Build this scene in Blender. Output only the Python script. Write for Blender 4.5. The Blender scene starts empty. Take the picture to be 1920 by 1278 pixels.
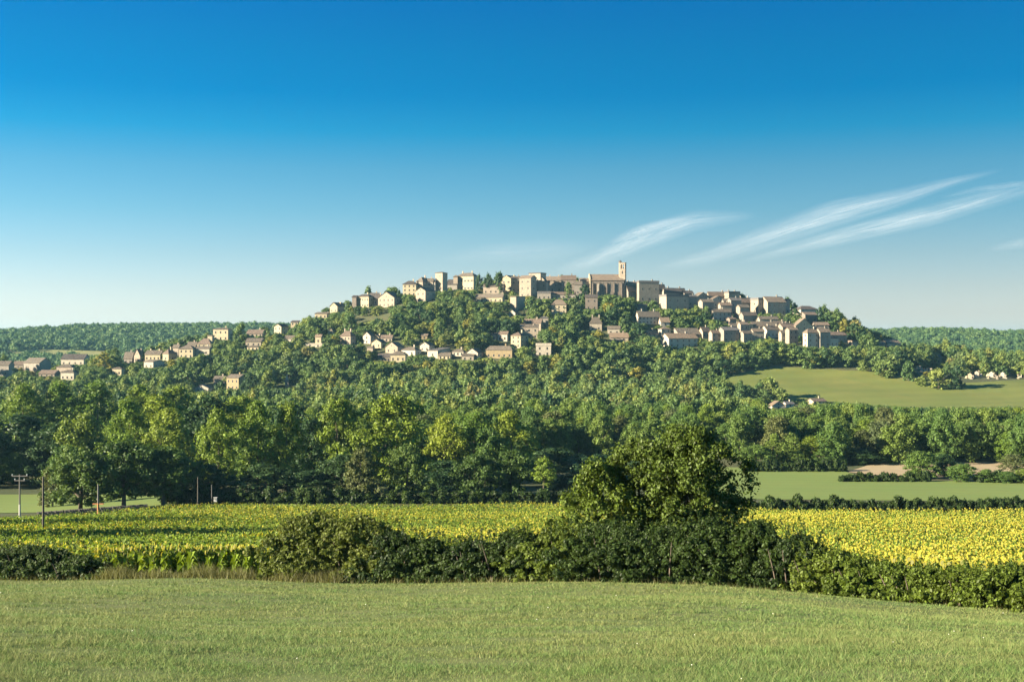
import bpy, math, random
import numpy as np
from mathutils import Vector

# ------------------------------------------------------------------ camera, sky, sun, exposure
F = 2300.0                      # focal length in pixels of the 1920-wide photograph
CX, CY = 960.0, 639.0           # level camera: horizon on the middle row
scene = bpy.context.scene
col = scene.collection
cam_d = bpy.data.cameras.new('camera')
cam_d.sensor_width = 36.0
cam_d.lens = 36.0 * F / 1920.0
cam_d.clip_start = 0.3
cam_d.clip_end = 200000.0
cam = bpy.data.objects.new('camera', cam_d)
cam.location = (0, 0, 0)
cam.rotation_euler = (math.radians(90), 0, 0)
col.objects.link(cam)
scene.camera = cam

SUN_EL, SUN_AZ = math.radians(19.0), math.radians(20.0)   # low sun on the left, a little behind the camera
to_sun = Vector((-math.cos(SUN_EL) * math.cos(SUN_AZ), -math.cos(SUN_EL) * math.sin(SUN_AZ), math.sin(SUN_EL)))
sun_d = bpy.data.lights.new('sun', 'SUN')
sun_d.energy = 5.0
sun_d.angle = math.radians(0.53)
sun_d.color = (1.0, 0.88, 0.67)
sun = bpy.data.objects.new('sun', sun_d)
sun.rotation_euler = to_sun.to_track_quat('Z', 'Y').to_euler()
col.objects.link(sun)

world = bpy.data.worlds.new('World')
scene.world = world
world.use_nodes = True
wn, wl = world.node_tree.nodes, world.node_tree.links
wn.clear()
w_out = wn.new('ShaderNodeOutputWorld')
w_bg = wn.new('ShaderNodeBackground')
w_bg.inputs['Strength'].default_value = 0.06
w_sky = wn.new('ShaderNodeTexSky')
w_sky.sky_type = 'NISHITA'
w_sky.sun_disc = False
w_sky.sun_elevation = SUN_EL
w_sky.sun_rotation = (-math.atan2(to_sun.x, to_sun.y)) % (2 * math.pi)
w_sky.altitude = 200
w_sky.air_density = 1.0
w_sky.dust_density = 0.6
w_sky.ozone_density = 2.5
w_geo = wn.new('ShaderNodeTexCoord')
w_sep = wn.new('ShaderNodeSeparateXYZ')
w_ramp = wn.new('ShaderNodeValToRGB')      # the polarised deep blue that sets in a few degrees above the horizon
w_mul = wn.new('ShaderNodeMix')
w_mul.data_type = 'RGBA'
w_mul.blend_type = 'MULTIPLY'
w_mul.inputs[0].default_value = 1.0
wl.new(w_geo.outputs['Generated'], w_sep.inputs[0])
w_map = wn.new('ShaderNodeMapRange')
w_map.inputs[1].default_value = 0.0
w_map.inputs[2].default_value = 0.30
wl.new(w_sep.outputs['Z'], w_map.inputs[0])
wl.new(w_map.outputs[0], w_ramp.inputs[0])
SKY_RAMP = [(0.0, (0.818, 0.867, 1.093)), (0.071, (0.68, 0.702, 0.869)), (0.143, (0.578, 0.61, 0.723)), (0.23, (0.45, 0.546, 0.633)), (0.345, (0.292, 0.499, 0.582)), (0.458, (0.185, 0.461, 0.559)), (0.556, (0.039, 0.42, 0.572)), (0.652, (0.004, 0.357, 0.561)), (0.761, (0.004, 0.349, 0.555)), (0.892, (0.004, 0.323, 0.564))]
els = w_ramp.color_ramp.elements
while len(els) < len(SKY_RAMP):
    els.new(0.5)
for e, (p, c) in zip(els, SKY_RAMP):
    e.position = p
    e.color = (*c, 1)
wl.new(w_sky.outputs[0], w_mul.inputs[6])
wl.new(w_ramp.outputs[0], w_mul.inputs[7])
wl.new(w_mul.outputs[2], w_bg.inputs[0])
wl.new(w_bg.outputs[0], w_out.inputs[0])

scene.view_settings.view_transform = 'Standard'
scene.view_settings.look = 'None'
scene.view_settings.gamma = 1.0
scene.view_settings.exposure = 2.0
scene.render.engine = 'CYCLES'
scene.cycles.use_denoising = True
scene.cycles.denoising_prefilter = 'ACCURATE'
scene.cycles.denoising_input_passes = 'RGB_ALBEDO_NORMAL'
scene.cycles.max_bounces = 6
scene.cycles.diffuse_bounces = 3
scene.cycles.transmission_bounces = 3
scene.cycles.transparent_max_bounces = 8
scene.cycles.volume_bounces = 0

# ------------------------------------------------------------------ helpers
RNG = np.random.default_rng(11)

def tag(o, label=None, category=None, group=None, kind=None):
    if label: o['label'] = label
    if category: o['category'] = category
    if group: o['group'] = group
    if kind: o['kind'] = kind
    return o

def mesh_np(name, verts, faces, mats=(), mat_idx=None, smooth=False):
    """a mesh from arrays; faces is an (n,3) or (n,4) array"""
    verts = np.asarray(verts, dtype=np.float32)
    faces = np.asarray(faces, dtype=np.int32)
    me = bpy.data.meshes.new(name)
    k = faces.shape[1]
    me.vertices.add(len(verts)); me.vertices.foreach_set('co', verts.ravel())
    me.loops.add(faces.size); me.loops.foreach_set('vertex_index', faces.ravel())
    me.polygons.add(len(faces))
    me.polygons.foreach_set('loop_start', np.arange(0, faces.size, k, dtype=np.int32))
    me.polygons.foreach_set('loop_total', np.full(len(faces), k, dtype=np.int32))
    for m in mats: me.materials.append(m)
    if mat_idx is not None: me.polygons.foreach_set('material_index', np.asarray(mat_idx, dtype=np.int32))
    if smooth: me.polygons.foreach_set('use_smooth', np.ones(len(faces), dtype=bool))
    me.update(calc_edges=True)
    me.validate()
    return me

def mesh_py(name, verts, faces, mats=(), mat_idx=None):
    me = bpy.data.meshes.new(name)
    me.from_pydata([tuple(v) for v in verts], [], faces)
    for m in mats: me.materials.append(m)
    if mat_idx is not None:
        me.polygons.foreach_set('material_index', np.asarray(mat_idx, dtype=np.int32))
    me.update()
    return me

def obj(name, me, parent=None, loc=None):
    o = bpy.data.objects.new(name, me)
    col.objects.link(o)
    if parent is not None: o.parent = parent
    if loc is not None: o.location = loc
    return o

class MB:
    """collects simple solids into one mesh"""
    def __init__(s): s.v, s.f, s.m = [], [], []
    def add(s, v, f, m=0):
        b = len(s.v); s.v += [tuple(p) for p in v]
        s.f += [tuple(b + i for i in q) for q in f]; s.m += [m] * len(f)
    def box(s, x0, x1, y0, y1, z0, z1, m=0):
        s.add([(x0,y0,z0),(x1,y0,z0),(x1,y1,z0),(x0,y1,z0),(x0,y0,z1),(x1,y0,z1),(x1,y1,z1),(x0,y1,z1)],
              [(0,3,2,1),(4,5,6,7),(0,1,5,4),(1,2,6,5),(2,3,7,6),(3,0,4,7)], m)
    def tube(s, pts, rad, n=7, m=0, cap=True):
        pts = [Vector(p) for p in pts]; rings = []
        for i, p in enumerate(pts):
            d = (pts[min(i+1, len(pts)-1)] - pts[max(i-1, 0)]).normalized()
            a = d.orthogonal().normalized(); b = d.cross(a)
            rings.append([p + (a*math.cos(2*math.pi*k/n) + b*math.sin(2*math.pi*k/n)) * rad[i] for k in range(n)])
        f = [(i*n+k, i*n+(k+1)%n, (i+1)*n+(k+1)%n, (i+1)*n+k) for i in range(len(pts)-1) for k in range(n)]
        if cap: f += [tuple(range(n-1, -1, -1)), tuple((len(pts)-1)*n + k for k in range(n))]
        s.add([v for r in rings for v in r], f, m)
    def build(s, name, mats): return mesh_py(name, s.v, s.f, mats, s.m)

# ------------------------------------------------------------------ materials
def new_mat(name):
    m = bpy.data.materials.new(name); m.use_nodes = True
    n, l = m.node_tree.nodes, m.node_tree.links
    n.clear()
    out = n.new('ShaderNodeOutputMaterial')
    return m, n, l, out

def ramp_node(n, stops):
    r = n.new('ShaderNodeValToRGB'); e = r.color_ramp.elements
    while len(e) < len(stops): e.new(0.5)
    for k, (p, c) in zip(e, stops): k.position = p; k.color = (*c, 1)
    return r

def mixc(n, l, fac, a, b, mode='MIX'):
    m = n.new('ShaderNodeMix'); m.data_type = 'RGBA'; m.blend_type = mode
    for s, v in ((0, fac), (6, a), (7, b)):
        if hasattr(v, 'is_linked') or hasattr(v, 'links'): l.new(v, m.inputs[s])
        else: m.inputs[s].default_value = v if s == 0 else (*v, 1)
    return m.outputs[2]

def noise(n, l, vec, scale, detail=4, rough=0.55):
    t = n.new('ShaderNodeTexNoise'); t.inputs['Scale'].default_value = scale
    t.inputs['Detail'].default_value = detail; t.inputs['Roughness'].default_value = rough
    if vec is not None: l.new(vec, t.inputs['Vector'])
    return t.outputs['Fac']

def foliage(name, stops, trans=0.28, leafvar=0.35, rough=0.55, spec=0.25):
    """leaf material: colour differs from tree to tree and a little from leaf to leaf"""
    m, n, l, out = new_mat(name)
    oi = n.new('ShaderNodeObjectInfo'); geo = n.new('ShaderNodeNewGeometry')
    r = ramp_node(n, stops); l.new(oi.outputs['Random'], r.inputs[0])
    mr = n.new('ShaderNodeMapRange'); l.new(geo.outputs['Random Per Island'], mr.inputs[0])
    mr.inputs[3].default_value = 1 - leafvar; mr.inputs[4].default_value = 1 + leafvar
    vm = n.new('ShaderNodeVectorMath'); vm.operation = 'SCALE'
    l.new(r.outputs[0], vm.inputs[0]); l.new(mr.outputs[0], vm.inputs['Scale'])
    p = n.new('ShaderNodeBsdfPrincipled'); l.new(vm.outputs[0], p.inputs['Base Color'])
    p.inputs['Roughness'].default_value = rough; p.inputs['Specular IOR Level'].default_value = spec
    t = n.new('ShaderNodeBsdfTranslucent')
    tc = mixc(n, l, 1.0, vm.outputs[0], (1.25, 1.2, 0.45), 'MULTIPLY'); l.new(tc, t.inputs[0])
    mx = n.new('ShaderNodeMixShader'); mx.inputs[0].default_value = trans
    l.new(p.outputs[0], mx.inputs[1]); l.new(t.outputs[0], mx.inputs[2]); l.new(mx.outputs[0], out.inputs[0])
    return m

def mottled(name, c1, c2, c3=None, s1=0.5, s2=4.0, rough=0.9, bump=0.0, coord='Object', objvar=0.0, ridge=None):
    """surface of two or three colours mixed by noise of two sizes"""
    m, n, l, out = new_mat(name)
    tc = n.new('ShaderNodeTexCoord'); v = tc.outputs[coord]
    n1 = noise(n, l, v, s1, 5); n2 = noise(n, l, v, s2, 6, 0.65)
    r1 = ramp_node(n, [(0.35, (0, 0, 0)), (0.65, (1, 1, 1))]); l.new(n1, r1.inputs[0])
    cc = mixc(n, l, r1.outputs[0], c1, c2)
    r2 = ramp_node(n, [(0.4, (0, 0, 0)), (0.7, (1, 1, 1))]); l.new(n2, r2.inputs[0])
    cc = mixc(n, l, r2.outputs[0], cc, c3 or tuple(x * 0.72 for x in c1))
    if objvar:
        oi = n.new('ShaderNodeObjectInfo'); mr = n.new('ShaderNodeMapRange'); l.new(oi.outputs['Random'], mr.inputs[0])
        mr.inputs[3].default_value = 1 - objvar; mr.inputs[4].default_value = 1 + objvar
        vm = n.new('ShaderNodeVectorMath'); vm.operation = 'SCALE'; l.new(cc, vm.inputs[0]); l.new(mr.outputs[0], vm.inputs['Scale'])
        cc = vm.outputs[0]
    p = n.new('ShaderNodeBsdfPrincipled'); l.new(cc, p.inputs['Base Color']); p.inputs['Roughness'].default_value = rough
    p.inputs['Specular IOR Level'].default_value = 0.2
    h = n2
    if ridge:
        w = n.new('ShaderNodeTexWave'); w.inputs['Scale'].default_value = ridge; l.new(v, w.inputs['Vector']); h = w.outputs['Fac']
    if bump:
        b = n.new('ShaderNodeBump'); b.inputs['Strength'].default_value = bump; b.inputs['Distance'].default_value = 0.1
        l.new(h, b.inputs['Height']); l.new(b.outputs[0], p.inputs['Normal'])
    l.new(p.outputs[0], out.inputs[0])
    return m

def plain(name, c, rough=0.7, spec=0.3):
    m, n, l, out = new_mat(name)
    p = n.new('ShaderNodeBsdfPrincipled')
    tc = n.new('ShaderNodeTexCoord')
    f = noise(n, l, tc.outputs['Object'], 6.0, 3)
    l.new(mixc(n, l, f, tuple(x * 0.85 for x in c), tuple(min(1, x * 1.15) for x in c)), p.inputs['Base Color'])
    p.inputs['Roughness'].default_value = rough; p.inputs['Specular IOR Level'].default_value = spec
    l.new(p.outputs[0], out.inputs[0])
    return m

M = {}
# leaves: (position, colour) stops are picked per tree
M['leaf_poplar'] = foliage('leaf_poplar', [(0, (.10, .17, .024)), (.5, (.14, .205, .026)), (1, (.175, .23, .028))])
M['leaf_plane'] = foliage('leaf_plane', [(0, (.14, .2, .024)), (.5, (.175, .23, .026)), (1, (.21, .255, .028))])
M['leaf_oak'] = foliage('leaf_oak', [(0, (0.046, 0.086, 0.018)), (.5, (0.063, 0.109, 0.023)), (1, (0.086, 0.132, 0.028))])
M['leaf_olive'] = foliage('leaf_olive', [(0, (.085, .105, .038)), (.5, (.105, .12, .036)), (1, (.085, .115, .048))])
M['leaf_green'] = foliage('leaf_green', [(0, (0.072, 0.132, 0.031)), (.35, (0.096, 0.162, 0.034)), (.7, (0.120, 0.180, 0.036)), (1, (0.156, 0.210, 0.038))])
M['leaf_hill'] = foliage('leaf_hill', [(0, (0.074, 0.130, 0.040)), (.25, (0.122, 0.177, 0.047)), (.5, (0.099, 0.157, 0.047)), (.7, (0.156, 0.204, 0.049)),
                                       (.86, (0.188, 0.224, 0.053)), (.92, (0.090, 0.142, 0.054)), (.975, (0.212, 0.224, 0.049)), (1, (0.180, 0.164, 0.062))])
M['leaf_far'] = foliage('leaf_far', [(0, (0.057, 0.115, 0.046)), (.5, (0.081, 0.144, 0.048)), (1, (0.109, 0.172, 0.052))])
M['leaf_dark'] = foliage('leaf_dark', [(0, (0.025, 0.057, 0.019)), (1, (0.045, 0.083, 0.025))], trans=0.2)  # dark species; shadow gaps between the bright crowns are deepened in this colour too
M['leaf_gold'] = foliage('leaf_gold', [(0, (.17, .17, .03)), (1, (.22, .2, .03))])
M['leaf_field_tree'] = foliage('leaf_field_tree', [(0, (.065, .1, .015)), (1, (.075, .11, .016))], leafvar=.5)
M['leaf_yellow_bush'] = foliage('leaf_yellow_bush', [(0, (.09, .115, .018)), (1, (.1, .122, .018))], leafvar=.5)
M['leaf_hedge'] = foliage('leaf_hedge', [(0, (.026, .05, .01)), (.5, (.04, .068, .012)), (1, (.024, .045, .01))], leafvar=.55)  # lowered well down: the hedge's shade is put into the leaf colour
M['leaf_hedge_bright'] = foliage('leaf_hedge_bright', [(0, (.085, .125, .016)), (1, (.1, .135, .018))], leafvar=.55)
M['bark'] = mottled('bark', (.1, .08, .06), (.16, .13, .1), s1=1.5, s2=9, bump=.4)
M['sunflower_leaf'] = foliage('sunflower_leaf', [(0, (.13, .19, .022)), (1, (.145, .2, .022))], leafvar=.45, trans=.4)
M['sunflower_petal'] = foliage('sunflower_petal', [(0, (.33, .30, .034)), (1, (.36, .32, .036))], leafvar=.35, trans=.4)
M['sunflower_disc'] = plain('sunflower_disc', (.11, .11, .025))
M['stem'] = plain('stem', (.12, .15, .05))
M['dry_grass'] = foliage('dry_grass', [(0, (.13, .135, .05)), (1, (.16, .15, .058))], leafvar=.5, trans=.3)
# ------------------------------------------------------------------ the lie of the land
def smooth_table(xs, ys, n=2400, w=9, warp=None):
    g = np.linspace(xs[0], xs[-1], n)
    v = np.interp(g, xs, ys)
    k = np.hanning(2 * w + 3)[1:-1]; k /= k.sum()
    vp = np.concatenate([2*v[0] - v[w:0:-1], v, 2*v[-1] - v[-2:-w-2:-1]])
    return g, np.convolve(vp, k, 'valid')

PY = [-120, 0, 60, 100, 150, 200, 240, 300, 350, 700]
PD = [20.0, -1.8, -11.88, -18.2, -24.3, -29.2, -32.1, -34.8, -35.6, -36.4]
_pg, _pv = smooth_table(PY, PD, 1640, 10)

CREST = [(-700, 735, 840), (-300, 715, 845), (0, 692, 850), (150, 681, 860), (260, 674, 870), (350, 657, 880), (410, 634, 890),
         (470, 634, 900), (520, 625, 905), (560, 614, 910), (600, 595, 920), (660, 577, 930), (720, 568, 940), (780, 553, 950),
         (830, 545, 955), (950, 545, 960), (1050, 546, 960), (1140, 552, 960), (1220, 562, 955), (1300, 573, 950), (1400, 584, 945),
         (1480, 590, 935), (1540, 605, 925), (1600, 628, 910), (1650, 652, 900), (1700, 670, 890), (1800, 680, 880),
         (1920, 690, 870), (2300, 705, 850), (2700, 725, 840)]
_cx = np.array([(p - CX) * y / F for p, q, y in CREST]); _cy = np.array([y for p, q, y in CREST], float)
_cz = np.array([(CY - q) * y / F for p, q, y in CREST])
_gx, _gz = smooth_table(_cx, _cz, 1200, 8); _, _gy = smooth_table(_cx, _cy, 1200, 12)
FAR = [(-900, 628), (-200, 632), (0, 630), (80, 624), (140, 618), (300, 616), (480, 615), (640, 622), (900, 630), (1300, 632),
       (1620, 632), (1700, 630), (1780, 632), (1850, 638), (1890, 634), (1960, 630), (2300, 626), (3000, 630)]
FY = 2000.0
_fx = np.array([(p - CX) * FY / F for p, q in FAR]); _fz = np.array([(CY - q) * FY / F for p, q in FAR])

def sstep(t): t = np.clip(t, 0, 1); return t * t * (3 - 2 * t)

def height(X, Y):
    X = np.asarray(X, float); Y = np.asarray(Y, float)
    base = np.interp(Y, _pg, _pv)
    base = base - 0.05 * np.clip(X - 8, 0, 40) * (1 - sstep((Y - 60) / 120))
    base = base - 3.0 * sstep((-X - 50) / 70) * sstep((Y - 150) / 80)          # the valley floor dips a little on the left
    yc = np.interp(X, _gx, _gy); zc = np.interp(X, _gx, _gz)
    yf = 668 + 14 * np.sin(X / 90.0)
    t = (Y - yf) / (yc - yf)
    s = 0.55 * np.clip(t, 0, 1) + 0.45 * sstep(t)
    back = 1 - sstep((Y - yc - 25) / 300)
    hill = (zc + 36.4) * s * np.where(Y > yc, back, 1)
    zf = np.interp(X, _fx, _fz)
    far = (zf + 36.4) * sstep((Y - 1280) / 720) - 14 * sstep((Y - 2200) / 900)
    bump = (1.1 * np.sin(X / 23 + 1.3 * np.sin(Y / 37)) + 0.9 * np.sin(Y / 17 + X / 41)) * sstep((Y - 660) / 100) * (1 - sstep((Y - 1000) / 200))
    bump += 4 * np.sin(X / 130 + Y / 210) * sstep((Y - 1300) / 300) * (1 - sstep((Y - 1850) / 150))
    fine = 0.10 * np.sin(X / 3.1 + .7 * np.sin(Y / 4.2)) + 0.08 * np.sin(Y / 2.7 + X / 5.3)
    return base + hill + far + bump + fine * (1 - sstep((Y - 80) / 60))

def px(X, Y, Z):  return CX + F * X / Y, CY - F * Z / Y
_YS = np.concatenate([np.arange(5, 300, 1.0), np.arange(300, 1060, 2.0)])
def ground_at(u, v, ymin=0, ymax=1060):
    """where the line of sight through pixel (u, v) first meets the ground (or comes nearest to it)"""
    ys = _YS[(_YS >= ymin) & (_YS <= ymax)]
    d = height((u - CX) / F * ys, ys) - (CY - v) / F * ys
    hit = np.nonzero(d >= 0)[0]
    k = hit[0] if len(hit) else int(np.argmax(d / ys))
    y = float(ys[k]); x = (u - CX) / F * y
    return x, y, float(height(x, y))

def grid_mesh(name, xs, ys, mats, lift=0.0, sink=0.0):
    gx, gy = np.meshgrid(xs, ys)
    v = np.stack([gx.ravel(), gy.ravel(), (height(gx, gy) - sink * (1 - sstep((gy - 205) / 30))).ravel() + lift], 1)
    nx, ny = len(xs), len(ys)
    i, j = np.meshgrid(np.arange(nx - 1), np.arange(ny - 1))
    a = (j * nx + i).ravel()
    return mesh_np(name, v, np.stack([a, a + 1, a + nx + 1, a + nx], 1), mats, smooth=True)

M['terrain'] = mottled('terrain', (.07, .085, .035), (.11, .1, .05), (.05, .065, .028), s1=.02, s2=.3)
M['meadow'] = mottled('meadow', (.13, .16, .045), (.17, .17, .06), (.115, .15, .05), s1=.25, s2=1.6, bump=.3)
M['field_soil'] = mottled('field_soil', (.06, .075, .022), (.09, .085, .03), s1=.2, s2=1.2)
M['pale_field'] = mottled('pale_field', (.145, .205, .05), (.17, .22, .056), (.155, .19, .05), s1=.05, s2=.4)
M['stubble'] = mottled('stubble', (.36, .275, .165), (.31, .235, .14), (.39, .31, .19), s1=.06, s2=.5)
M['hill_meadow'] = mottled('hill_meadow', (.132, .158, .036), (.165, .165, .042), (.118, .146, .034), s1=.03, s2=.12)
M['far_field'] = mottled('far_field', (.24, .24, .08), (.28, .25, .1), s1=.02, s2=.1)

def mown(m, scale, amt, rot):
    """faint mowing stripes: the cut sward leans to and fro"""
    n, l = m.node_tree.nodes, m.node_tree.links
    p = [k for k in n if k.type == 'BSDF_PRINCIPLED'][0]; src = p.inputs['Base Color'].links[0].from_socket
    tc = n.new('ShaderNodeTexCoord'); mp = n.new('ShaderNodeMapping'); mp.inputs['Rotation'].default_value = (0, 0, rot); l.new(tc.outputs['Object'], mp.inputs[0])
    w = n.new('ShaderNodeTexWave'); w.inputs['Scale'].default_value = scale; w.inputs['Distortion'].default_value = 3; w.inputs['Detail'].default_value = 3; w.inputs['Detail Scale'].default_value = .3; l.new(mp.outputs[0], w.inputs[0])
    mr = n.new('ShaderNodeMapRange'); mr.inputs[3].default_value = 1 - amt; mr.inputs[4].default_value = 1 + amt; l.new(w.outputs['Fac'], mr.inputs[0])
    v = n.new('ShaderNodeVectorMath'); v.operation = 'SCALE'; l.new(src, v.inputs[0]); l.new(mr.outputs[0], v.inputs['Scale']); l.new(v.outputs[0], p.inputs['Base Color'])
mown(M['pale_field'], .07, .08, 1.5); mown(M['hill_meadow'], .02, .05, 1.35); mown(M['stubble'], .12, .15, 1.4)

def spread(a, b, n, p):  # n values from a to b, denser near a
    return a + (b - a) * np.linspace(0, 1, n) ** p
xs = np.concatenate([-spread(560, 9000, 40, 2.5)[::-1], np.arange(-556, 557, 4.0), spread(560, 9000, 40, 2.5)])
ys = np.concatenate([np.arange(-110, 250, 4.0), np.arange(250, 1300, 5.0), np.arange(1300, 2300, 20.0), spread(2320, 11000, 30, 2)])
tag(obj('ground', grid_mesh('ground', xs, ys, [M['terrain']], sink=.35)), kind='structure')

# hedge line at the foot of the meadow, in plan
HEDGE = np.array([(-90, 76), (-28, 66), (0, 58), (12.2, 54), (18.4, 44), (23, 35), (27, 27), (34, 16)])
def hedge_y(x): return np.interp(x, HEDGE[:, 0], HEDGE[:, 1])

def patch(name, poly_px, mat, ymin, ymax, lift, nx, ny, kind='structure'):
    """a sheet over the part of the ground seen inside four corner pixels (u0,v0)...(row-wise strip)"""
    top, bot = poly_px
    us = np.linspace(max(top[0][0], bot[0][0]), min(top[-1][0], bot[-1][0]), nx)
    V = []
    for r in range(ny):
        t = r / (ny - 1)
        for u in us:
            vt = np.interp(u, *zip(*top)); vb = np.interp(u, *zip(*bot))
            if t == 0: pass
            xb, yb, _ = cache(u, vb, ymin, ymax); xt, yt, _ = cache(u, vt, ymin, ymax)
            x, y = xb + (xt - xb) * t, yb + (yt - yb) * t
            V.append((x, y, float(height(x, y)) + lift))
    f = [(r*nx+i, r*nx+i+1, (r+1)*nx+i+1, (r+1)*nx+i) for r in range(ny-1) for i in range(nx-1)]
    return tag(obj(name, mesh_np(name, V, f, [mat], smooth=True)), kind=kind)
_c = {}
def cache(u, v, a, b):
    k = (round(float(u), 2), round(float(v), 2))
    if k not in _c: _c[k] = ground_at(u, v, a, b)
    return _c[k]

# foreground meadow and the floor of the sunflower field: sheets over the ground
gx = np.linspace(-60, 34, 140)
V, NR = [], 60
for r in range(NR):
    yy = -12 + (hedge_y(gx) + 1.0 + 12) * r / (NR - 1)
    V.append(np.stack([gx, yy, height(gx, yy) + .04], 1))
V = np.concatenate(V); nx = len(gx)
fc = [(r*nx+i, r*nx+i+1, (r+1)*nx+i+1, (r+1)*nx+i) for r in range(NR-1) for i in range(nx-1)]
tag(obj('meadow', mesh_np('meadow', V, fc, [M['meadow']], smooth=True)), kind='structure')
FIELD_END = 244.0
gx = np.linspace(-1, 1, 120); V = []; NR = 70
for r in range(NR):
    t = r / (NR - 1)
    x = gx * (70 + 60 * t); y0 = hedge_y(x) + 2.2
    yy = y0 + (FIELD_END - y0) * t
    V.append(np.stack([x, yy, height(x, yy) + .05], 1))
nx = len(gx)
fc = [(r*nx+i, r*nx+i+1, (r+1)*nx+i+1, (r+1)*nx+i) for r in range(NR-1) for i in range(nx-1)]
tag(obj('sunflower_field', mesh_np('sunflower_field', np.concatenate(V), fc, [M['field_soil']], smooth=True)), kind='structure')

patch('pale_green_field', ([(1330, 876), (1560, 878), (1600, 889), (1640, 899), (1700, 902), (2250, 907)], [(1330, 936), (2250, 944)]), M['pale_field'], 200, 420, .10, 60, 10)
patch('stubble_field', ([(1592, 884), (1625, 873), (1700, 867), (2250, 868)], [(1592, 885), (1625, 890), (1700, 896), (2250, 898)]), M['stubble'], 240, 480, .10, 60, 8)
patch('grass_field', ([(-260, 928), (88, 927), (330, 927)], [(-260, 966), (88, 961), (330, 950)]), M['pale_field'], 200, 420, .10, 20, 8)
patch('hillside_meadow', ([(1120, 706), (1330, 716), (1400, 698), (1460, 690), (1560, 694), (1640, 698), (1720, 712), (1790, 719), (1860, 716), (1920, 712), (2250, 712)],
                          [(1120, 714), (1330, 726), (1400, 745), (1460, 752), (1560, 756), (1640, 762), (1720, 768), (1790, 768), (1860, 766), (1920, 764), (2250, 766)]),
      M['hill_meadow'], 600, 880, .3, 80, 14)
patch('terraced_garden', ([(672, 607), (690, 603), (716, 598)], [(672, 616), (690, 618), (716, 604)]), M['hill_meadow'], 700, 1000, .3, 12, 8)
# ------------------------------------------------------------------ buildings
def wallmat(k, c, v=.12):
    return mottled('wall_' + k, c, tuple(x * .78 for x in c), tuple(x * .55 for x in c), s1=.3, s2=1.1, bump=.5, objvar=v)
M['C'] = wallmat('cream', (.46, .385, .255)); M['W'] = wallmat('white', (.48, .42, .33)); M['P'] = wallmat('pink_stone', (.38, .31, .235))
M['S'] = wallmat('stone', (.36, .305, .232)); M['G'] = wallmat('grey', (.30, .262, .215)); M['O'] = wallmat('ochre', (.29, .225, .13))
M['B'] = wallmat('brown_stone', (.25, .205, .165))
def roofmat(k, c):
    return mottled('roof_' + k, c, tuple(x * .8 for x in c), (c[0]*.62, c[1]*.68, c[2]*.75), s1=.5, s2=2.5, bump=.6, objvar=.15, ridge=2.2)
M['t'] = roofmat('terracotta', (.22, .165, .12)); M['b'] = roofmat('brown', (.165, .132, .1)); M['r'] = roofmat('red', (.19, .137, .102))
M['g'] = roofmat('grey', (.15, .135, .125)); M['d'] = roofmat('dark', (.10, .082, .072)); M['o'] = roofmat('orange', (.245, .172, .115))
M['pane'] = plain('window_pane', (.025, .027, .03), rough=.25, spec=.5)
M['surround'] = plain('window_surround', (.26, .22, .17))
M['shutter'] = plain('shutter', (.13, .12, .10))
M['door'] = plain('door_wood', (.10, .06, .04))

def window_mesh(kind):
    b = MB(); t = .07
    if kind == 'arch':
        n = 7; zc = .72
        outer = [(-.5, 0), (.5, 0)] + [(.5*math.cos(a), zc + .28*math.sin(a)) for a in np.linspace(0, math.pi, n)]
        inner = [(x*.84, .04 + z*.93) for x, z in outer]
        k = len(outer)
        v = [(x, -.05, z) for x, z in outer] + [(x, -.05, z) for x, z in inner] + [(x, -.015, z) for x, z in inner] + [(x, .12, z) for x, z in outer]
        f = [(i, (i+1) % k, k+(i+1) % k, k+i) for i in range(k)] + [(k+i, k+(i+1) % k, 2*k+(i+1) % k, 2*k+i) for i in range(k)] + [(3*k+i, 3*k+(i+1) % k, (i+1) % k, i) for i in range(k)]
        b.add(v, f, 0); b.add([(x, -.015, z) for x, z in inner], [tuple(range(k))], 1)
    else:
        b.box(-.5, -.5+t, -.05, .12, 0, 1, 0); b.box(.5-t, .5, -.05, .12, 0, 1, 0)
        b.box(-.5+t, .5-t, -.05, .12, .91, 1, 0); b.box(-.5+t, .5-t, -.09, .12, 0, .08, 0)
        b.box(-.5+t, .5-t, -.015, .12, .08, .91, 1)
    return b.build('window', [M['surround'], M['pane']])
WIN = {'rect': window_mesh('rect'), 'arch': window_mesh('arch')}
_b = MB(); _b.box(-.5, .5, -.07, .1, 0, 1); DOOR = _b.build('door', [M['door']])
_b = MB(); _b.box(-.5, .5, -.5, .5, 0, 1); _b.box(-.62, .62, -.62, .62, .9, 1.06); CHIM = {k: None for k in 'CWPSGOB'}
for _k in CHIM: CHIM[_k] = mesh_py('chimney', _b.v, _b.f, [M[_k]])
_b = MB(); _b.box(-.5, .5, -.06, -.01, 0, 1); SHUT = _b.build('shutter', [M['shutter']])

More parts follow.
